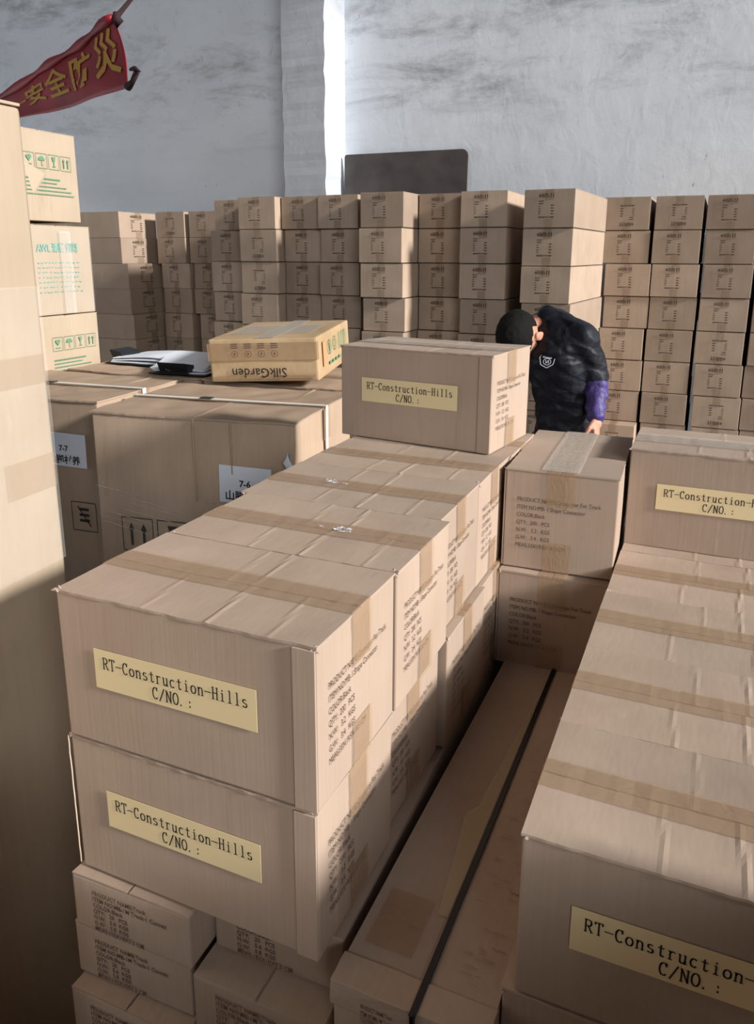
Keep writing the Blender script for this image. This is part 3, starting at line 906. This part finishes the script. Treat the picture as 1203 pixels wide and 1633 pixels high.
pale_box('topmost of the three pale cartons, green handling symbols and small green print', 1.30, 1.626, .396, .292, 'marks', 301)
pale_box('middle pale carton wrapped in clear film with large green characters', 1.345, 1.660, .092, .304, 'film', 302)
pale_box('third pale carton down with green handling symbols, partly behind large carton', 1.35, 1.666, -.214, .292, 'marks', 303)
for k in range(3):
    pale_box('hidden pale carton %s under the three pale cartons' % ('first', 'second', 'third')[k], 1.36, 1.67, -.508 - .364 * k, .362, 'marks', 310 + k)

# ------------------------------------------------------------------ small worn carton (upside-down lettering)
sk = thing('worn_carton', 'small worn tan carton with upside-down lettering and shiny tape', 'cardboard box', (0, 0, 0))
sk.location = TURN @ Vector((-.519, 2.405, -.3935)) + CAMP; sk.rotation_euler = (.045, -.045, -.194 + math.radians(23.5))
sw, sdp, sh = .3486, .4178, .134
bm = bmesh.new(); shell(bm, sw, sdp, sh, 401, bulge=.005, bev=.006, n=10)
from_bm('body', bm, KTAN, sk, False)
bm = bmesh.new(); add_box(bm, -.002, sw + .002, -.0075, .012, sh * .50, sh * .90, .001); add_box(bm, .02, sw * .98, -.007, -.004, sh * .08, sh * .16, .0006)
from_bm('tape', bm, TAPE, sk)
bm = bmesh.new()
for (x0, x1, y0, y1) in ((.03, .30, .10, .30),):
    add_box(bm, x0, x1, y0, y1, sh + .001, sh + .0016)
add_box(bm, .155, .215, .0, sdp, sh + .0018, sh + .0024)
from_bm('clear_tape', bm, CLEAR, sk)
bm = text_mesh(['SilkGarden'], .044, .05, .0002, 'LEFT')
for v in bm.verts: v.co = Vector((.252 - v.co.x * .92, -.0085, .012 - v.co.y * .95))
# standing on its head: turned half round in the plane of the face
from_bm('lettering', bm, INK, sk)
bm = bmesh.new()
for cx in (.088, .132, .175, .217):
    pl_ = arc(cx, sh * .66, .010, .010, 0, 360, 14)
    for i in range(len(pl_) - 1): add_bar(bm, (pl_[i][0], -.0085, pl_[i][1]), (pl_[i + 1][0], -.0085, pl_[i + 1][1]), .0013)
    add_bar(bm, (cx, -.0085, sh * .63), (cx, -.0085, sh * .69), .004)
    for q in range(3): add_bar(bm, (cx - .011, -.0085, sh * (.80 + q * .045)), (cx + .011, -.0085, sh * (.80 + q * .045)), .0028)
from_bm('small_marks', bm, INKG, sk)
bm = bmesh.new()
xr = sw + .0065
add_box(bm, sw + .0045, xr - .0005, .05, .085, .035, sh - .022)
from_bm('side_sticker', bm, plain('orange_sticker', srgb(196, 150, 110), .6), sk)
bm = bmesh.new(); n_ = Vector((1, 0, 0))
def ring(cy, cz, r, wd):
    p_ = arc(cy, cz, r, r, 0, 360, 14)
    for i in range(14): add_bar(bm, (xr, *p_[i]), (xr, *p_[i + 1]), wd, n_)
ring(.135, .085, .022, .003); ring(.20, .088, .022, .003); ring(.20, .088, .012, .003)
add_bar(bm, (xr, .135, .07), (xr, .135, .10), .012, n_)
for k in range(7):
    add_bar(bm, (xr, .255 + k * .016, .06), (xr, .255 + k * .016, .115), .004 + .003 * (k % 2), n_)
for k in range(4): add_bar(bm, (xr, .12 + k * .04, .035), (xr, .145 + k * .04, .035), .010, n_)
from_bm('side_print', bm, GREEN, sk)

# ------------------------------------------------------------------ clipboards with papers
def clipboard(label, u, v, rz, seed, flare):
    t = thing('clipboard', label, 'clipboard', W(u, v, BIGT + .003), TH + rz, 'clipboards lying on the large cartons')
    bm = bmesh.new(); add_box(bm, 0, .31, 0, .22, .0, .004, .001); from_bm('board', bm, BLACKP, t)
    rnd = random.Random(seed)
    for k in range(3):
        bm = bmesh.new(); n = 14; top = []
        for i in range(n + 1):
            x = .02 + .285 * i / n; r = []
            for j in range(5):
                y = .006 + .208 * j / 4
                z = .006 + k * .005 + (flare * k * .012) * max(0, math.sin(math.pi * (i / n) * .9)) ** 1.5 + noise.noise(Vector((x * 9, y * 9, seed + k))) * .004
                r.append((bm.verts.new((x, y + k * .006, z)), bm.verts.new((x, y + k * .006, z + .0035))))
            top.append(r)
        for i in range(n):
            for j in range(4):
                a, b, c, d = top[i][j], top[i + 1][j], top[i + 1][j + 1], top[i][j + 1]
                bm.faces.new((a[1], b[1], c[1], d[1])); bm.faces.new((a[0], d[0], c[0], b[0]))
            for j, s in ((0, 0), (4, 1)):
                bm.faces.new((top[i][j][0], top[i + 1][j][0], top[i + 1][j][1], top[i][j][1]))
        for i in (0, n):
            for j in range(4):
                bm.faces.new((top[i][j][0], top[i][j + 1][0], top[i][j + 1][1], top[i][j][1]))
        from_bm('paper_sheets', bm, PAPER_W, t)
    bm = bmesh.new()
    add_box(bm, -.012, .030, .055, .165, .012, .034, .003)
    vv = [v for v in bm.verts if v.co.x < 0 and v.co.z > .02]
    for v in vv: v.co += Vector((-.012, 0, .010))
    c = from_bm('clip', bm, BLACKP, t)
    bm = bmesh.new(); add_tube(bm, [(-.004, .06, .010), (-.004, .16, .010)], .006, 8); add_tube(bm, [(-.018, .085, .022), (-.030, .11, .018), (-.018, .135, .022)], .002, 6)
    from_bm('clip_spring', bm, METAL, c)
    return t
clipboard('clipboard with a white paper stack, leftmost of the two on the large carton', -1.41, 1.62, .04, 1, .5)
clipboard('clipboard with curling white sheets, next to the small worn carton', -.885, 1.50, math.pi / 2 + .05, 2, 1.5)

# ------------------------------------------------------------------ store cartons at the back
BW, BD, BH = .262, .86, .1888
def store_print():
    bm = bmesh.new(); rnd = random.Random(9); y = -.0025
    def row(x0, x1, z, hgt, step=.008):
        x = x0
        while x < x1:
            wq = rnd.uniform(step * .5, step * .95)
            add_bar(bm, (x, y, z + rnd.uniform(-.0008, .0008)), (min(x + wq, x1), y, z), hgt)
            x += step
    # arrows and a crowded heading
    add_bar(bm, (.083, y, .150), (.083, y, .166), .004); add_bar(bm, (.076, y, .158), (.090, y, .158), .003)
    row(.092, .128, .166, .0045, .006); row(.092, .130, .159, .0045, .007); row(.090, .130, .152, .0045, .006)
    for x in (.140, .152): 
        add_bar(bm, (x, y, .146), (x, y, .163), .0035)
        bm.faces.new([bm.verts.new(p) for p in ((x - .004, y, .162), (x + .004, y, .162), (x, y, .171))])
    row(.080, .104, .131, .005); row(.080, .102, .119, .005)
    for k in range(4): row(.078, .090, .105 - k * .012, .0045, .006)
    for k in range(4): row(.142, .157, .110 - k * .014, .006, .007)
    row(.080, .160, .052, .006, .010)
    me = bpy.data.meshes.new('print'); bm.to_mesh(me); bm.free(); me.materials.append(INKF)
    return me
SP = store_print()
def store_base(seed):
    t = thing('store_carton', '', 'cardboard box', (0, 0, 0))
    bm = bmesh.new(); shell(bm, BW, BD, BH - .003, seed, bulge=.003, bev=.003, n=5); from_bm('body', bm, KFAR, t)
    bm = bmesh.new(); add_box(bm, .001, BW / 2 - .002, .001, BD - .001, BH - .003, BH, .0008); from_bm('top_flap', bm, KFAR, t)
    bm = bmesh.new(); add_box(bm, BW / 2 + .001, BW - .001, .001, BD - .001, BH - .003, BH, .0008); from_bm('top_flap', bm, KFAR, t)
    bm = bmesh.new(); add_box(bm, BW / 2 - .022, BW / 2 + .022, -.0058, -.0052, BH - .055, BH - .002); add_box(bm, BW / 2 - .022, BW / 2 + .022, -.0058, -.0052, .002, .045)
    add_box(bm, BW / 2 - .022, BW / 2 + .022, -.005, BD, BH + .0002, BH + .0008)
    from_bm('tape', bm, STAPE, t)
    p = link('print', SP, None, t); p.location = (0, -.0035, 0)
    return t
protos = [store_base(500 + k) for k in range(3)]
used = [False] * 3
cnt = 0
rnd = random.Random(77)
ordn = ('top', 'second', 'third', 'fourth', 'fifth', 'sixth', 'seventh', 'eighth', 'ninth', 'lowest')
def store(u, v, z, dy, label, group, flip=False):
    global cnt
    k = cnt % 3; cnt += 1
    loc = W(u, v, z)
    if not used[k]:
        used[k] = True; r = protos[k]
        r.location = loc; r.rotation_euler = (0, 0, TH + dy); r['label'] = label; r['group'] = group
    else:
        r = dup(protos[k], loc, TH + dy, label, group)
    if flip:      # a carton stored with its printing upside down
        for c in r.children:
            if c.name.startswith('print'):
                c.rotation_euler = (0, math.pi, 0); c.location = (BW - .012, -.0035, BH + .002)
    return r
GM, GR, GK = 'store cartons in the main back stack', 'store cartons in the right back stack', 'store cartons in the left back stack'
cn = ('first', 'second', 'third', 'fourth', 'fifth', 'sixth', 'seventh', 'eighth')
def shift(u, v0, v1):                          # same line of sight, other distance
    return CAMP.x + (u - CAMP.x) * (v1 - CAMP.y) / (v0 - CAMP.y)
main = [  # u of left edge per row (rest repeats), v, dyaw
 ([-2.428, -2.428, -2.428, -2.428, -2.428], 3.76, .0),
 ([-2.159, -2.150, -2.149, -2.149, -2.157], 3.62, .0),
 ([-1.862, -1.864, -1.861, -1.854, -1.860], 3.70, .0),
 ([-1.597, -1.592, -1.582, -1.585, -1.588], 3.66, .0),
 ([-1.315, -1.315, -1.307, -1.303, -1.304], 3.55, .0),
 ([-0.975, -0.967, -0.964, -0.964, -0.961], 3.76, .0),
 ([-0.709, -0.703, -0.701, -0.696, -0.698], 3.66, .0),
 ([-0.312, -0.315, -0.312, -0.305, -0.31], 3.56, -.05),
]
prev_u = [-9] * 10
for ci, (us, v, dy) in enumerate(main):
    z0 = .338 if ci not in (7,) else .326
    for r in range(10):
        u = us[r] if r < len(us) else us[-1] + rnd.uniform(-.006, .006)
        if ci > 0: u = max(shift(u, 3.5 if ci == 7 else 3.67, v), prev_u[r] + BW + .009)
        prev_u[r] = u
        z = z0 - (r + 1) * .1935 if ci != 7 else .326 - (r + 1) * .1922
        if r == 9: z = FL + .001
        jit = rnd.uniform(-.012, .012)
        if ci == 0 and r == 0: jit = .05
        if ci == 4: jit += (.0, -.01, -.015, .0, 0, 0, 0, 0, 0, 0)[r]
        where = '%s column from the left of the main back stack, %s carton down' % (cn[ci], ordn[r]) if r < 9 else '%s column from the left of the main back stack, lowest carton' % cn[ci]
        store(u, v + jit, z, dy, where, GM, flip=(ci == 1 and r in (1, 2)))
right = [
 ([-.036, -.026, -.005, -.001, -.015, -.009, -.015, -.011, -.012], 4.40, .0),
 ([.256, .255, .250, .251, .263, .263, .267, .273], 4.40, 0),
 ([.537, .545, .550, .548, .545, .556, .565, .571, .580], 4.40, 0),
 ([.835, .835, .84, .835, .835, .828, .83, .835], 4.42, 0),
]
right_u = [-9] * 10
for ci, (us, v, dy) in enumerate(right):
    for r in range(10):
        u = us[r] if r < len(us) else us[-1]
        z = .336 - (r + 1) * .1932
        if r == 9: z = FL + .001
        vv = v + rnd.uniform(-.01, .01)
        if ci > 0: u = max(u, right_u[r] + BW + .007)
        right_u[r] = u
        if ci == 0 and r >= 7: vv = v - .13
        fl_ = (ci, r) in ((0, 0), (1, 0), (2, 4), (2, 6), (0, 7))
        lb = '%s column of the right back stack, %s carton down' % (('first', 'second', 'third', 'outermost')[ci], ordn[r]) if r < 9 else '%s column of the right back stack, lowest carton' % ('first', 'second', 'third', 'outermost')[ci]
        store(u, vv, z, dy, lb, GR, flip=fl_)
kk = [([-3.389, -3.386, -3.355, -3.350, -3.345], 4.40), ([-3.09, -3.09, -3.07, -3.065, -3.03], 4.42)]
for ci, (us, v) in enumerate(kk):
    for r in range(10):
        u = us[min(r, 4)]
        z = .306 - (r + 1) * .1905
        if r == 9: z = FL + .001
        store(u, v + rnd.uniform(-.01, .01), z, 0, '%s front-facing column of the shaded left back stack, %s carton down' % (('left', 'right')[ci], ordn[r]), GK, flip=(ci == 0 and r == 0))
# turned column: the long blank side faces the front, the printed end looks right
for r in range(10):
    z = .300 - (r + 1) * .1895
    if r == 9: z = FL + .001
    du = (0, .005, .055, .06, .075, .08, .08, .08, .08, .08)[r]
    a = TH + math.pi / 2
    o = store(0, 0, z, math.pi / 2, 'end column of the shaded left back stack, blank long side forward, %s carton down' % ordn[r], GK)
    # local x runs to the back, local y to the left
    o.location = W(-3.512 + du, 4.135, z)
    o.scale = (.42 / BW if du < .03 else .45 / BW, 1.0, 1.0)

# dark board standing between the stacks and the wall
bm = bmesh.new()
bw_, bh_ = 1.02, EYE + .762
pts = [(0, 0), (bw_, 0)] + arc(bw_ - .05, bh_ - .05, .05, .05, 0, 90, 6) + arc(.02, bh_ - .02, .02, .02, 90, 180, 4)
f_ = [bm.verts.new((x, 0, z)) for x, z in pts]; b_ = [bm.verts.new((x, .018, z)) for x, z in pts]
bm.faces.new(f_); bm.faces.new(b_[::-1])
for i in range(len(pts)): bm.faces.new((f_[i], b_[i], b_[(i + 1) % len(pts)], f_[(i + 1) % len(pts)]))
bmesh.ops.recalc_face_normals(bm, faces=bm.faces)
bd = from_bm('wooden_board', bm, BOARD); bd.location = W(-2.19, 5.20, FL); bd.rotation_euler = (-.03, 0, TH)
tag(bd, 'dark brown board leaning on the wall right of the pillar, behind the cartons', 'board')

# ------------------------------------------------------------------ banner
def ray(px, py, Y):                            # the point seen at a picture position, at a chosen depth
    d = Vector(((px - 601.5) / F_PX, (py - 709.0) / F_PX, 1.0))
    q = RC.transposed() @ d
    return TURN @ (q * (Y / q.y)) + CAMP
P_R, P_L = ray(186, 24, 4.5), ray(0, 157, 5.9)
bn = ((P_L - P_R).cross(Vector((0, 0, 1)))).normalized()
def onb(px, py, off=0.0):
    d = ray(px, py, 1.0) - CAMP; o_ = CAMP
    s = (P_R - o_).dot(bn) / d.dot(bn)
    return o_ + d * s
side_sign = 1 if bn.dot(CAMP - P_R) > 0 else -1
topc = [(-60, 196), (0, 157), (60, 117), (100, 88), (140, 57), (184, 26)]
botc = [(-60, 206), (25, 189), (75, 180), (120, 167), (165, 153), (205, 140)]
def lerp(c, f):
    f = f * (len(c) - 1); i = min(int(f), len(c) - 2); f -= i
    return (c[i][0] * (1 - f) + c[i + 1][0] * f, c[i][1] * (1 - f) + c[i + 1][1] * f)
def bsurf(s, t_, lift=0.0):                    # s along, t down
    a, b = onb(*lerp(topc, s)), onb(*lerp(botc, s))
    p = a.lerp(b, t_)
    rip = math.sin(s * 15 + t_ * 3) * .009 + math.sin(s * 7 - t_ * 5) * .010
    if s > .97: p = p.lerp((a + b) / 2, 0)
    return p + bn * side_sign * (rip + lift)
bt = thing('red_banner', 'red cloth banner with gold characters slanting down at upper left of the wall', 'banner', onb(205, 140))
def local(p): return p - bt.location
bm = bmesh.new(); NS, NT = 60, 12; gr = []
for side_ in (0, 1):
    g = [[bm.verts.new(local(bsurf(i / NS, j / NT, -.002 * side_))) for j in range(NT + 1)] for i in range(NS + 1)]
    gr.append(g)
    for i in range(NS):
        for j in range(NT):
            bm.faces.new((g[i][j], g[i + 1][j], g[i + 1][j + 1], g[i][j + 1]))
for i in range(NS):
    for j in (0, NT): bm.faces.new((gr[0][i][j], gr[1][i][j], gr[1][i + 1][j], gr[0][i + 1][j]))
for j in range(NT):
    for i in (0, NS): bm.faces.new((gr[0][i][j], gr[0][i][j + 1], gr[1][i][j + 1], gr[1][i][j]))
bmesh.ops.recalc_face_normals(bm, faces=bm.faces)
from_bm('cloth', bm, RED, bt, True)
# rolled hem along the upper edge
bm = bmesh.new(); add_tube(bm, [local(bsurf(i / 30, .03, .012)) for i in range(31)], [.014 + .014 * math.sin(i * .5) ** 2 for i in range(31)], 8)
from_bm('rolled_edge', bm, RED, bt, True)
bm = bmesh.new()
chars = [('災', .892, .10, .76, .165), ('防', .70, .15, .76, .155), ('全', .525, .16, .72, .145), ('安', .375, .24, .70, .125), ('一', .26, .30, .70, .09)]
for ch, sc_, t0_, t1_, hw in chars:
    tm = text_mesh([ch], 1.0, 1, .02)
    xs = [v.co.x for v in tm.verts]; ys = [v.co.y for v in tm.verts]
    x0_, x1_, y0_, y1_ = min(xs), max(xs), min(ys), max(ys)
    if y1_ - y0_ < .4: ym = (y0_ + y1_) / 2; y0_, y1_ = ym - .45, ym + .45
    bmesh.ops.subdivide_edges(tm, edges=[e for e in tm.edges if e.calc_length() > .3], cuts=2)
    bmesh.ops.triangulate(tm, faces=tm.faces)
    for v in tm.verts:
        fx = (v.co.x - x0_) / (x1_ - x0_) ; fy = (y1_ - v.co.y) / (y1_ - y0_)
        v.co = local(bsurf(min(sc_ + (fx - .5) * hw, .995), t0_ + (t1_ - t0_) * fy, .006))
    from_bm('character', tm, GOLD, bt)
bm = bmesh.new()
c0 = onb(185, 28)
hd = ray(245, -45, 1) - CAMP
hook = CAMP + hd * ((5.345 - CAMP.y) / hd.y)
add_tube(bm, [local(c0), local(c0.lerp(hook, .06)), local(c0.lerp(hook, .5)), local(hook)], [.022, .014, .011, .011], 7)
add_tube(bm, [local(onb(183, 20)), local(onb(188, 34)), local(onb(187, 44))], [.010, .030, .008], 7)
add_tube(bm, [local(onb(204, 139)), local(onb(211, 131)), local(onb(218, 115))], [.022, .014, .016], 7)
add_tube(bm, [local(onb(208, 111)), local(onb(215, 109)), local(onb(223, 114))], [.008, .013, .006], 7)
from_bm('tie_cord', bm, CORD, bt, True)

# ------------------------------------------------------------------ the man
def to_mesh_mods(o):
    dg = bpy.context.evaluated_depsgraph_get()
    me = bpy.data.meshes.new_from_object(o.evaluated_get(dg))
    o.modifiers.clear(); o.data = me
    return o
YM = 3.20
def mp(px, py, dy=0.0): return ray(px, py, YM + dy)
pelvis = mp(905, 700, .06)
man = thing('person', 'man in dark quilted jacket with purple sleeves bowing his head behind the cartons', 'person', (pelvis.x, pelvis.y, 0))
ml = lambda p: Vector(p) - man.location
FACE = TURN @ Vector((-.74, -.66, 0)).normalized()   # the way he faces
LEFT = TURN @ Vector((.66, -.74, 0)).normalized()
Hup = (FACE * .97 + Vector((0, 0, -.05)) + LEFT * .02).normalized()      # crown of the bowed head
Hface = (Vector((0, 0, -1)) + FACE * -.10).normalized()
Hface = (Hface - Hup * Hface.dot(Hup)).normalized()
Hleft = Hup.cross(Hface) * 1.0
if Hleft.dot(LEFT) < 0: Hleft = -Hleft
hc = mp(831, 537, -.02)                        # middle of the skull
waist = mp(899, 640, .03); chest = mp(885, 568, .0); upper = mp(884, 526, .03)
neck0 = mp(878, 516, .03); neck1 = hc - Hup * .085 - Hface * .02
shL = upper + LEFT * .13 + Vector((0, 0, -.035)); shR = upper - LEFT * .15 + Vector((0, 0, -.035))
elL = mp(951, 600, -.06); wrL = mp(951, 664, -.14)
elR = shR + Vector((-.04, -.02, -.27)); wrR = elR + FACE * .10 + Vector((0, 0, -.22))
hipL = pelvis + LEFT * .09 + Vector((0, 0, -.05)); hipR = pelvis - LEFT * .09 + Vector((0, 0, -.05))
knL = Vector((hipL.x - .01, hipL.y - .02, .47)); knR = Vector((hipR.x - .02, hipR.y - .02, .47))
anL = Vector((hipL.x + .02, hipL.y + .01, .09)); anR = Vector((hipR.x + .02, hipR.y + .02, .09))
toL = anL + FACE * .15 + Vector((0, 0, -.05)); toR = anR + FACE * .15 + Vector((0, 0, -.05))
BALLS = {}
def unit_ball(seg):
    if seg not in BALLS:
        b = bmesh.new(); bmesh.ops.create_uvsphere(b, u_segments=seg, v_segments=seg * 2 // 3, radius=1)
        b.verts.ensure_lookup_table()
        BALLS[seg] = ([tuple(v.co) for v in b.verts], [[v.index for v in f.verts] for f in b.faces]); b.free()
    return BALLS[seg]
def ball(bm, c, rl, rf, ru, al, af, au, seg=18):
    vt, fc = unit_ball(seg)
    n0 = len(bm[0]); o_ = c - man.location
    a, b, d = al * rl, af * rf, au * ru
    bm[0].extend([o_ + a * x + b * y + d * z for x, y, z in vt])
    bm[1].extend([[i + n0 for i in f] for f in fc])
UPV = Vector((0, 0, 1))
def limb(bm, pts, rad, step=.012, seg=14):
    """a run of closely spaced balls, its radius flowing from joint to joint"""
    for k in range(len(pts) - 1):
        a, b = Vector(pts[k]), Vector(pts[k + 1]); n = max(2, int((b - a).length / step))
        for q in range(n + 1):
            f = q / n; g = f * f * (3 - 2 * f) * .5 + f * .5
            r = rad[k] * (1 - g) + rad[k + 1] * g
            ball(bm, a.lerp(b, f), r, r, r, Vector((1, 0, 0)), Vector((0, 1, 0)), UPV, seg)
def torso(bm, prof, step=.02):
    """prof: (centre, side radius, depth radius); slices follow the bent back"""
    for k in range(len(prof) - 1):
        (a, l0, f0), (b, l1, f1) = prof[k], prof[k + 1]; n = max(2, int((b - a).length / step))
        au = (b - a).normalized(); al = (LEFT - au * LEFT.dot(au)).normalized(); af = au.cross(al)
        for q in range(n + 1):
            f = q / n
            ball(bm, a.lerp(b, f), l0 + (l1 - l0) * f, f0 + (f1 - f0) * f, .05, al, af, au, 22)
def fused(name, bm, mat, voxel, iters=4, disp=None):
    me = bpy.data.meshes.new(name); me.from_pydata(bm[0], [], bm[1]); me.update()
    o = bpy.data.objects.new(name, me); COL.objects.link(o)
    m = o.modifiers.new('r', 'REMESH'); m.mode = 'VOXEL'; m.voxel_size = voxel; m.use_smooth_shade = True
    q = o.modifiers.new('s', 'SMOOTH'); q.iterations = iters; q.factor = .5
    to_mesh_mods(o)
    if disp:
        for v in o.data.vertices: v.co += v.normal * disp(v.co)
    o.data.materials.clear(); o.data.materials.append(mat)
    for p in o.data.polygons: p.use_smooth = True
    o.parent = man
    return o
def hand(bm, w_, dirn, pn, out):
    """palm with four unequal curled fingers and a thumb from the side of the palm"""
    limb(bm, [w_, w_ + dirn * .03], [.025, .024], .01)
    for q in range(9):
        f = q / 8
        ball(bm, w_ + dirn * (.028 + .058 * f), .030 + .008 * math.sin(f * 2.4), .0135, .014, out, pn, dirn, 16)
    for o_, L_, c_ in ((.029, .070, .8), (.010, .079, .9), (-.010, .073, 1.0), (-.028, .057, 1.1)):
        a = w_ + dirn * .088 + out * o_
        b = a + (dirn * .80 + pn * .45 * c_).normalized() * L_ * .46
        c = b + (dirn * .30 + pn * .95 * c_).normalized() * L_ * .31
        d = c + (dirn * -.25 + pn * .95).normalized() * L_ * .24
        limb(bm, [a, b, c, d], [.0092, .0088, .0080, .0068], .004, 10)
    a = w_ + dirn * .030 + out * .026 + pn * .004
    b = a + (dirn * .75 + out * .55 + pn * .35).normalized() * .036
    c = b + (dirn * .9 + pn * .5).normalized() * .028
    limb(bm, [a, b, c], [.0135, .0105, .0082], .004, 10)
def hand_frame(el_, wr_, o_):
    dn = ((wr_ - el_).normalized() + UPV * -.15).normalized()
    pn = LEFT * (-o_) * .85 + FACE * .3; pn = (pn - dn * pn.dot(dn)).normalized()
    out = dn.cross(pn).normalized()
    if out.dot(FACE) < 0: out = -out
    return dn, pn, out
bm = ([], [])
torso(bm, [(pelvis + UPV * -.04, .13, .095), (waist, .12, .085), (chest, .13, .095), (upper, .11, .075)])
limb(bm, [upper, neck0, neck1], [.062, .056, .056])
limb(bm, [shL, elL, wrL], [.050, .038, .026]); limb(bm, [shR, elR, wrR], [.050, .038, .026])
for h_, k_, a_, t_ in ((hipL, knL, anL, toL), (hipR, knR, anR, toR)):
    limb(bm, [h_, k_, a_], [.080, .052, .036], .02); limb(bm, [a_ - UPV * .03, t_], [.036, .028], .02)
hand(bm, wrL, *hand_frame(elL, wrL, 1)); hand(bm, wrR, *hand_frame(elR, wrR, -1))
hb = lambda c, rx, ry, rz, seg=22: ball(bm, hc + Hleft * c[0] + Hface * c[1] + Hup * c[2], rx, ry, rz, Hleft, Hface, Hup, seg)
hb((0, -.012, .022), .074, .096, .094)           # skull
hb((0, .030, -.045), .058, .060, .075)           # jaw and face
hb((0, .062, -.095), .026, .022, .020)           # chin
hb((0, .092, -.030), .013, .018, .026, 12)       # nose
hb((0, .080, -.064), .024, .012, .008, 12)       # mouth
for sg_ in (-1, 1):
    hb((sg_ * .076, -.004, -.022), .010, .018, .030, 14)
    hb((sg_ * .082, -.012, -.016), .005, .016, .028, 12)
    hb((sg_ * .030, .078, .004), .017, .012, .009, 10)
body = fused('body', bm, SKIN, .0048, 3)
# short black hair over crown, back and sides
bm = bmesh.new()
bmesh.ops.create_uvsphere(bm, u_segments=64, v_segments=44, radius=1)
rm_ = []
for v in bm.verts:
    p = v.co
    edge_ = noise.noise(p * 6) * .05
    if (p.y > .60 and p.z < .50) or (p.z < -.42 + .18 * p.y + edge_) or (abs(p.x) > .55 and p.z < -.02 + edge_ and p.y > -.30): rm_.append(v)
bmesh.ops.delete(bm, geom=rm_, context='VERTS')
for v in bm.verts:
    p = v.co; k = 1 + noise.noise(p * 5) * .025 + noise.noise(p * 22) * .018
    taper = 1 - .05 * max(0, -p.z * 1.5)
    v.co = ml(hc + Hleft * (p.x * .0800 * k * taper) + Hface * (-.012 + p.y * .102 * k * taper) + Hup * (.024 + p.z * .100 * k))
from_bm('hair', bm, HAIRM, man, True)
# quilted jacket: body, collar and upper sleeves
quilt = lambda c: noise.noise(c * 15) * .008 + abs(math.sin((c.x * 1.1 + c.z * 1.5 - c.y * .5) * 26)) ** .6 * .007 - .004 + noise.noise(c * 40) * .002
bm = ([], [])
torso(bm, [(pelvis + UPV * -.07, .148, .122), (mp(903, 640, .03), .132, .112), (mp(889, 568, 0), .146, .124), (mp(887, 532, .03), .130, .104)])
limb(bm, [mp(884, 528, .03), mp(874, 508, .03)], [.085, .052]); limb(bm, [shR, upper, shL], [.074, .090, .074])
limb(bm, [shL, shL.lerp(elL, .5), elL.lerp(shL, .05)], [.072, .064, .058]); limb(bm, [shR, shR.lerp(elR, .5), elR.lerp(shR, .05)], [.072, .064, .058])
jk = fused('jacket', bm, JACKET, .008, 4, quilt)
rumple = lambda c: noise.noise(c * 26) * .007 + math.sin(c.z * 110 + c.x * 40 + noise.noise(c * 12) * 4) * .0022
for a, b, c in ((elL, wrL, shL), (elR, wrR, shR)):
    bm = ([], []); limb(bm, [a.lerp(c, .16), a, a.lerp(b, .5), b], [.046, .050, .046, .036])
    fused('sleeve', bm, PURPLE, .006, 3, rumple)
bm = ([], [])
torso(bm, [(pelvis + UPV * .06, .125, .10), (pelvis + UPV * -.06, .15, .115)])
for h_, k_, a_ in ((hipL, knL, anL), (hipR, knR, anR)): limb(bm, [h_, k_, a_ - UPV * .02], [.098, .072, .062], .02)
fused('trousers', bm, TROUSER, .010, 4, lambda c: noise.noise(c * 12) * .008)
for a, t_ in ((anL, toL), (anR, toR)):
    bm = ([], []); limb(bm, [a - FACE * .04 - UPV * .042, t_ - UPV * -.002], [.045, .036], .015)
    fused('shoe', bm, SHOE, .007, 3)
# round stitched badge on the chest
bm = bmesh.new()
bc = ml(chest + FACE * .0) 
ec = mp(873, 577, -.3)
vdir = (ec - CAMP).normalized()
dg = bpy.context.evaluated_depsgraph_get()
org = CAMP - man.location
hit, hl, hn, _ = jk.ray_cast(org, vdir)
if hit:
    ex = Vector((0, 0, 1)).cross(hn).normalized(); ey = hn.cross(ex).normalized()
    def bp_(a, b): return hl + ex * a + ey * b + hn * .012
    def poly(pts, wd):
        for i in range(len(pts) - 1): add_bar(bm, bp_(*pts[i]), bp_(*pts[i + 1]), wd, hn)
    poly([(-.030, .012), (-.022, .028), (0, .034), (.022, .026), (.030, .010), (.024, -.018), (0, -.034), (-.024, -.020), (-.030, .012)], .0030)
    poly([(-.018, .016), (.018, .012)], .008)
    poly(arc(0, -.006, .015, .015, 0, 360, 12), .0025)
    poly([(-.006, .002), (-.004, -.014), (.006, .002), (.005, -.014)], .0025)
    from_bm('badge', bm, EMB, man)
else:
    bm.free(); print('badge missed')
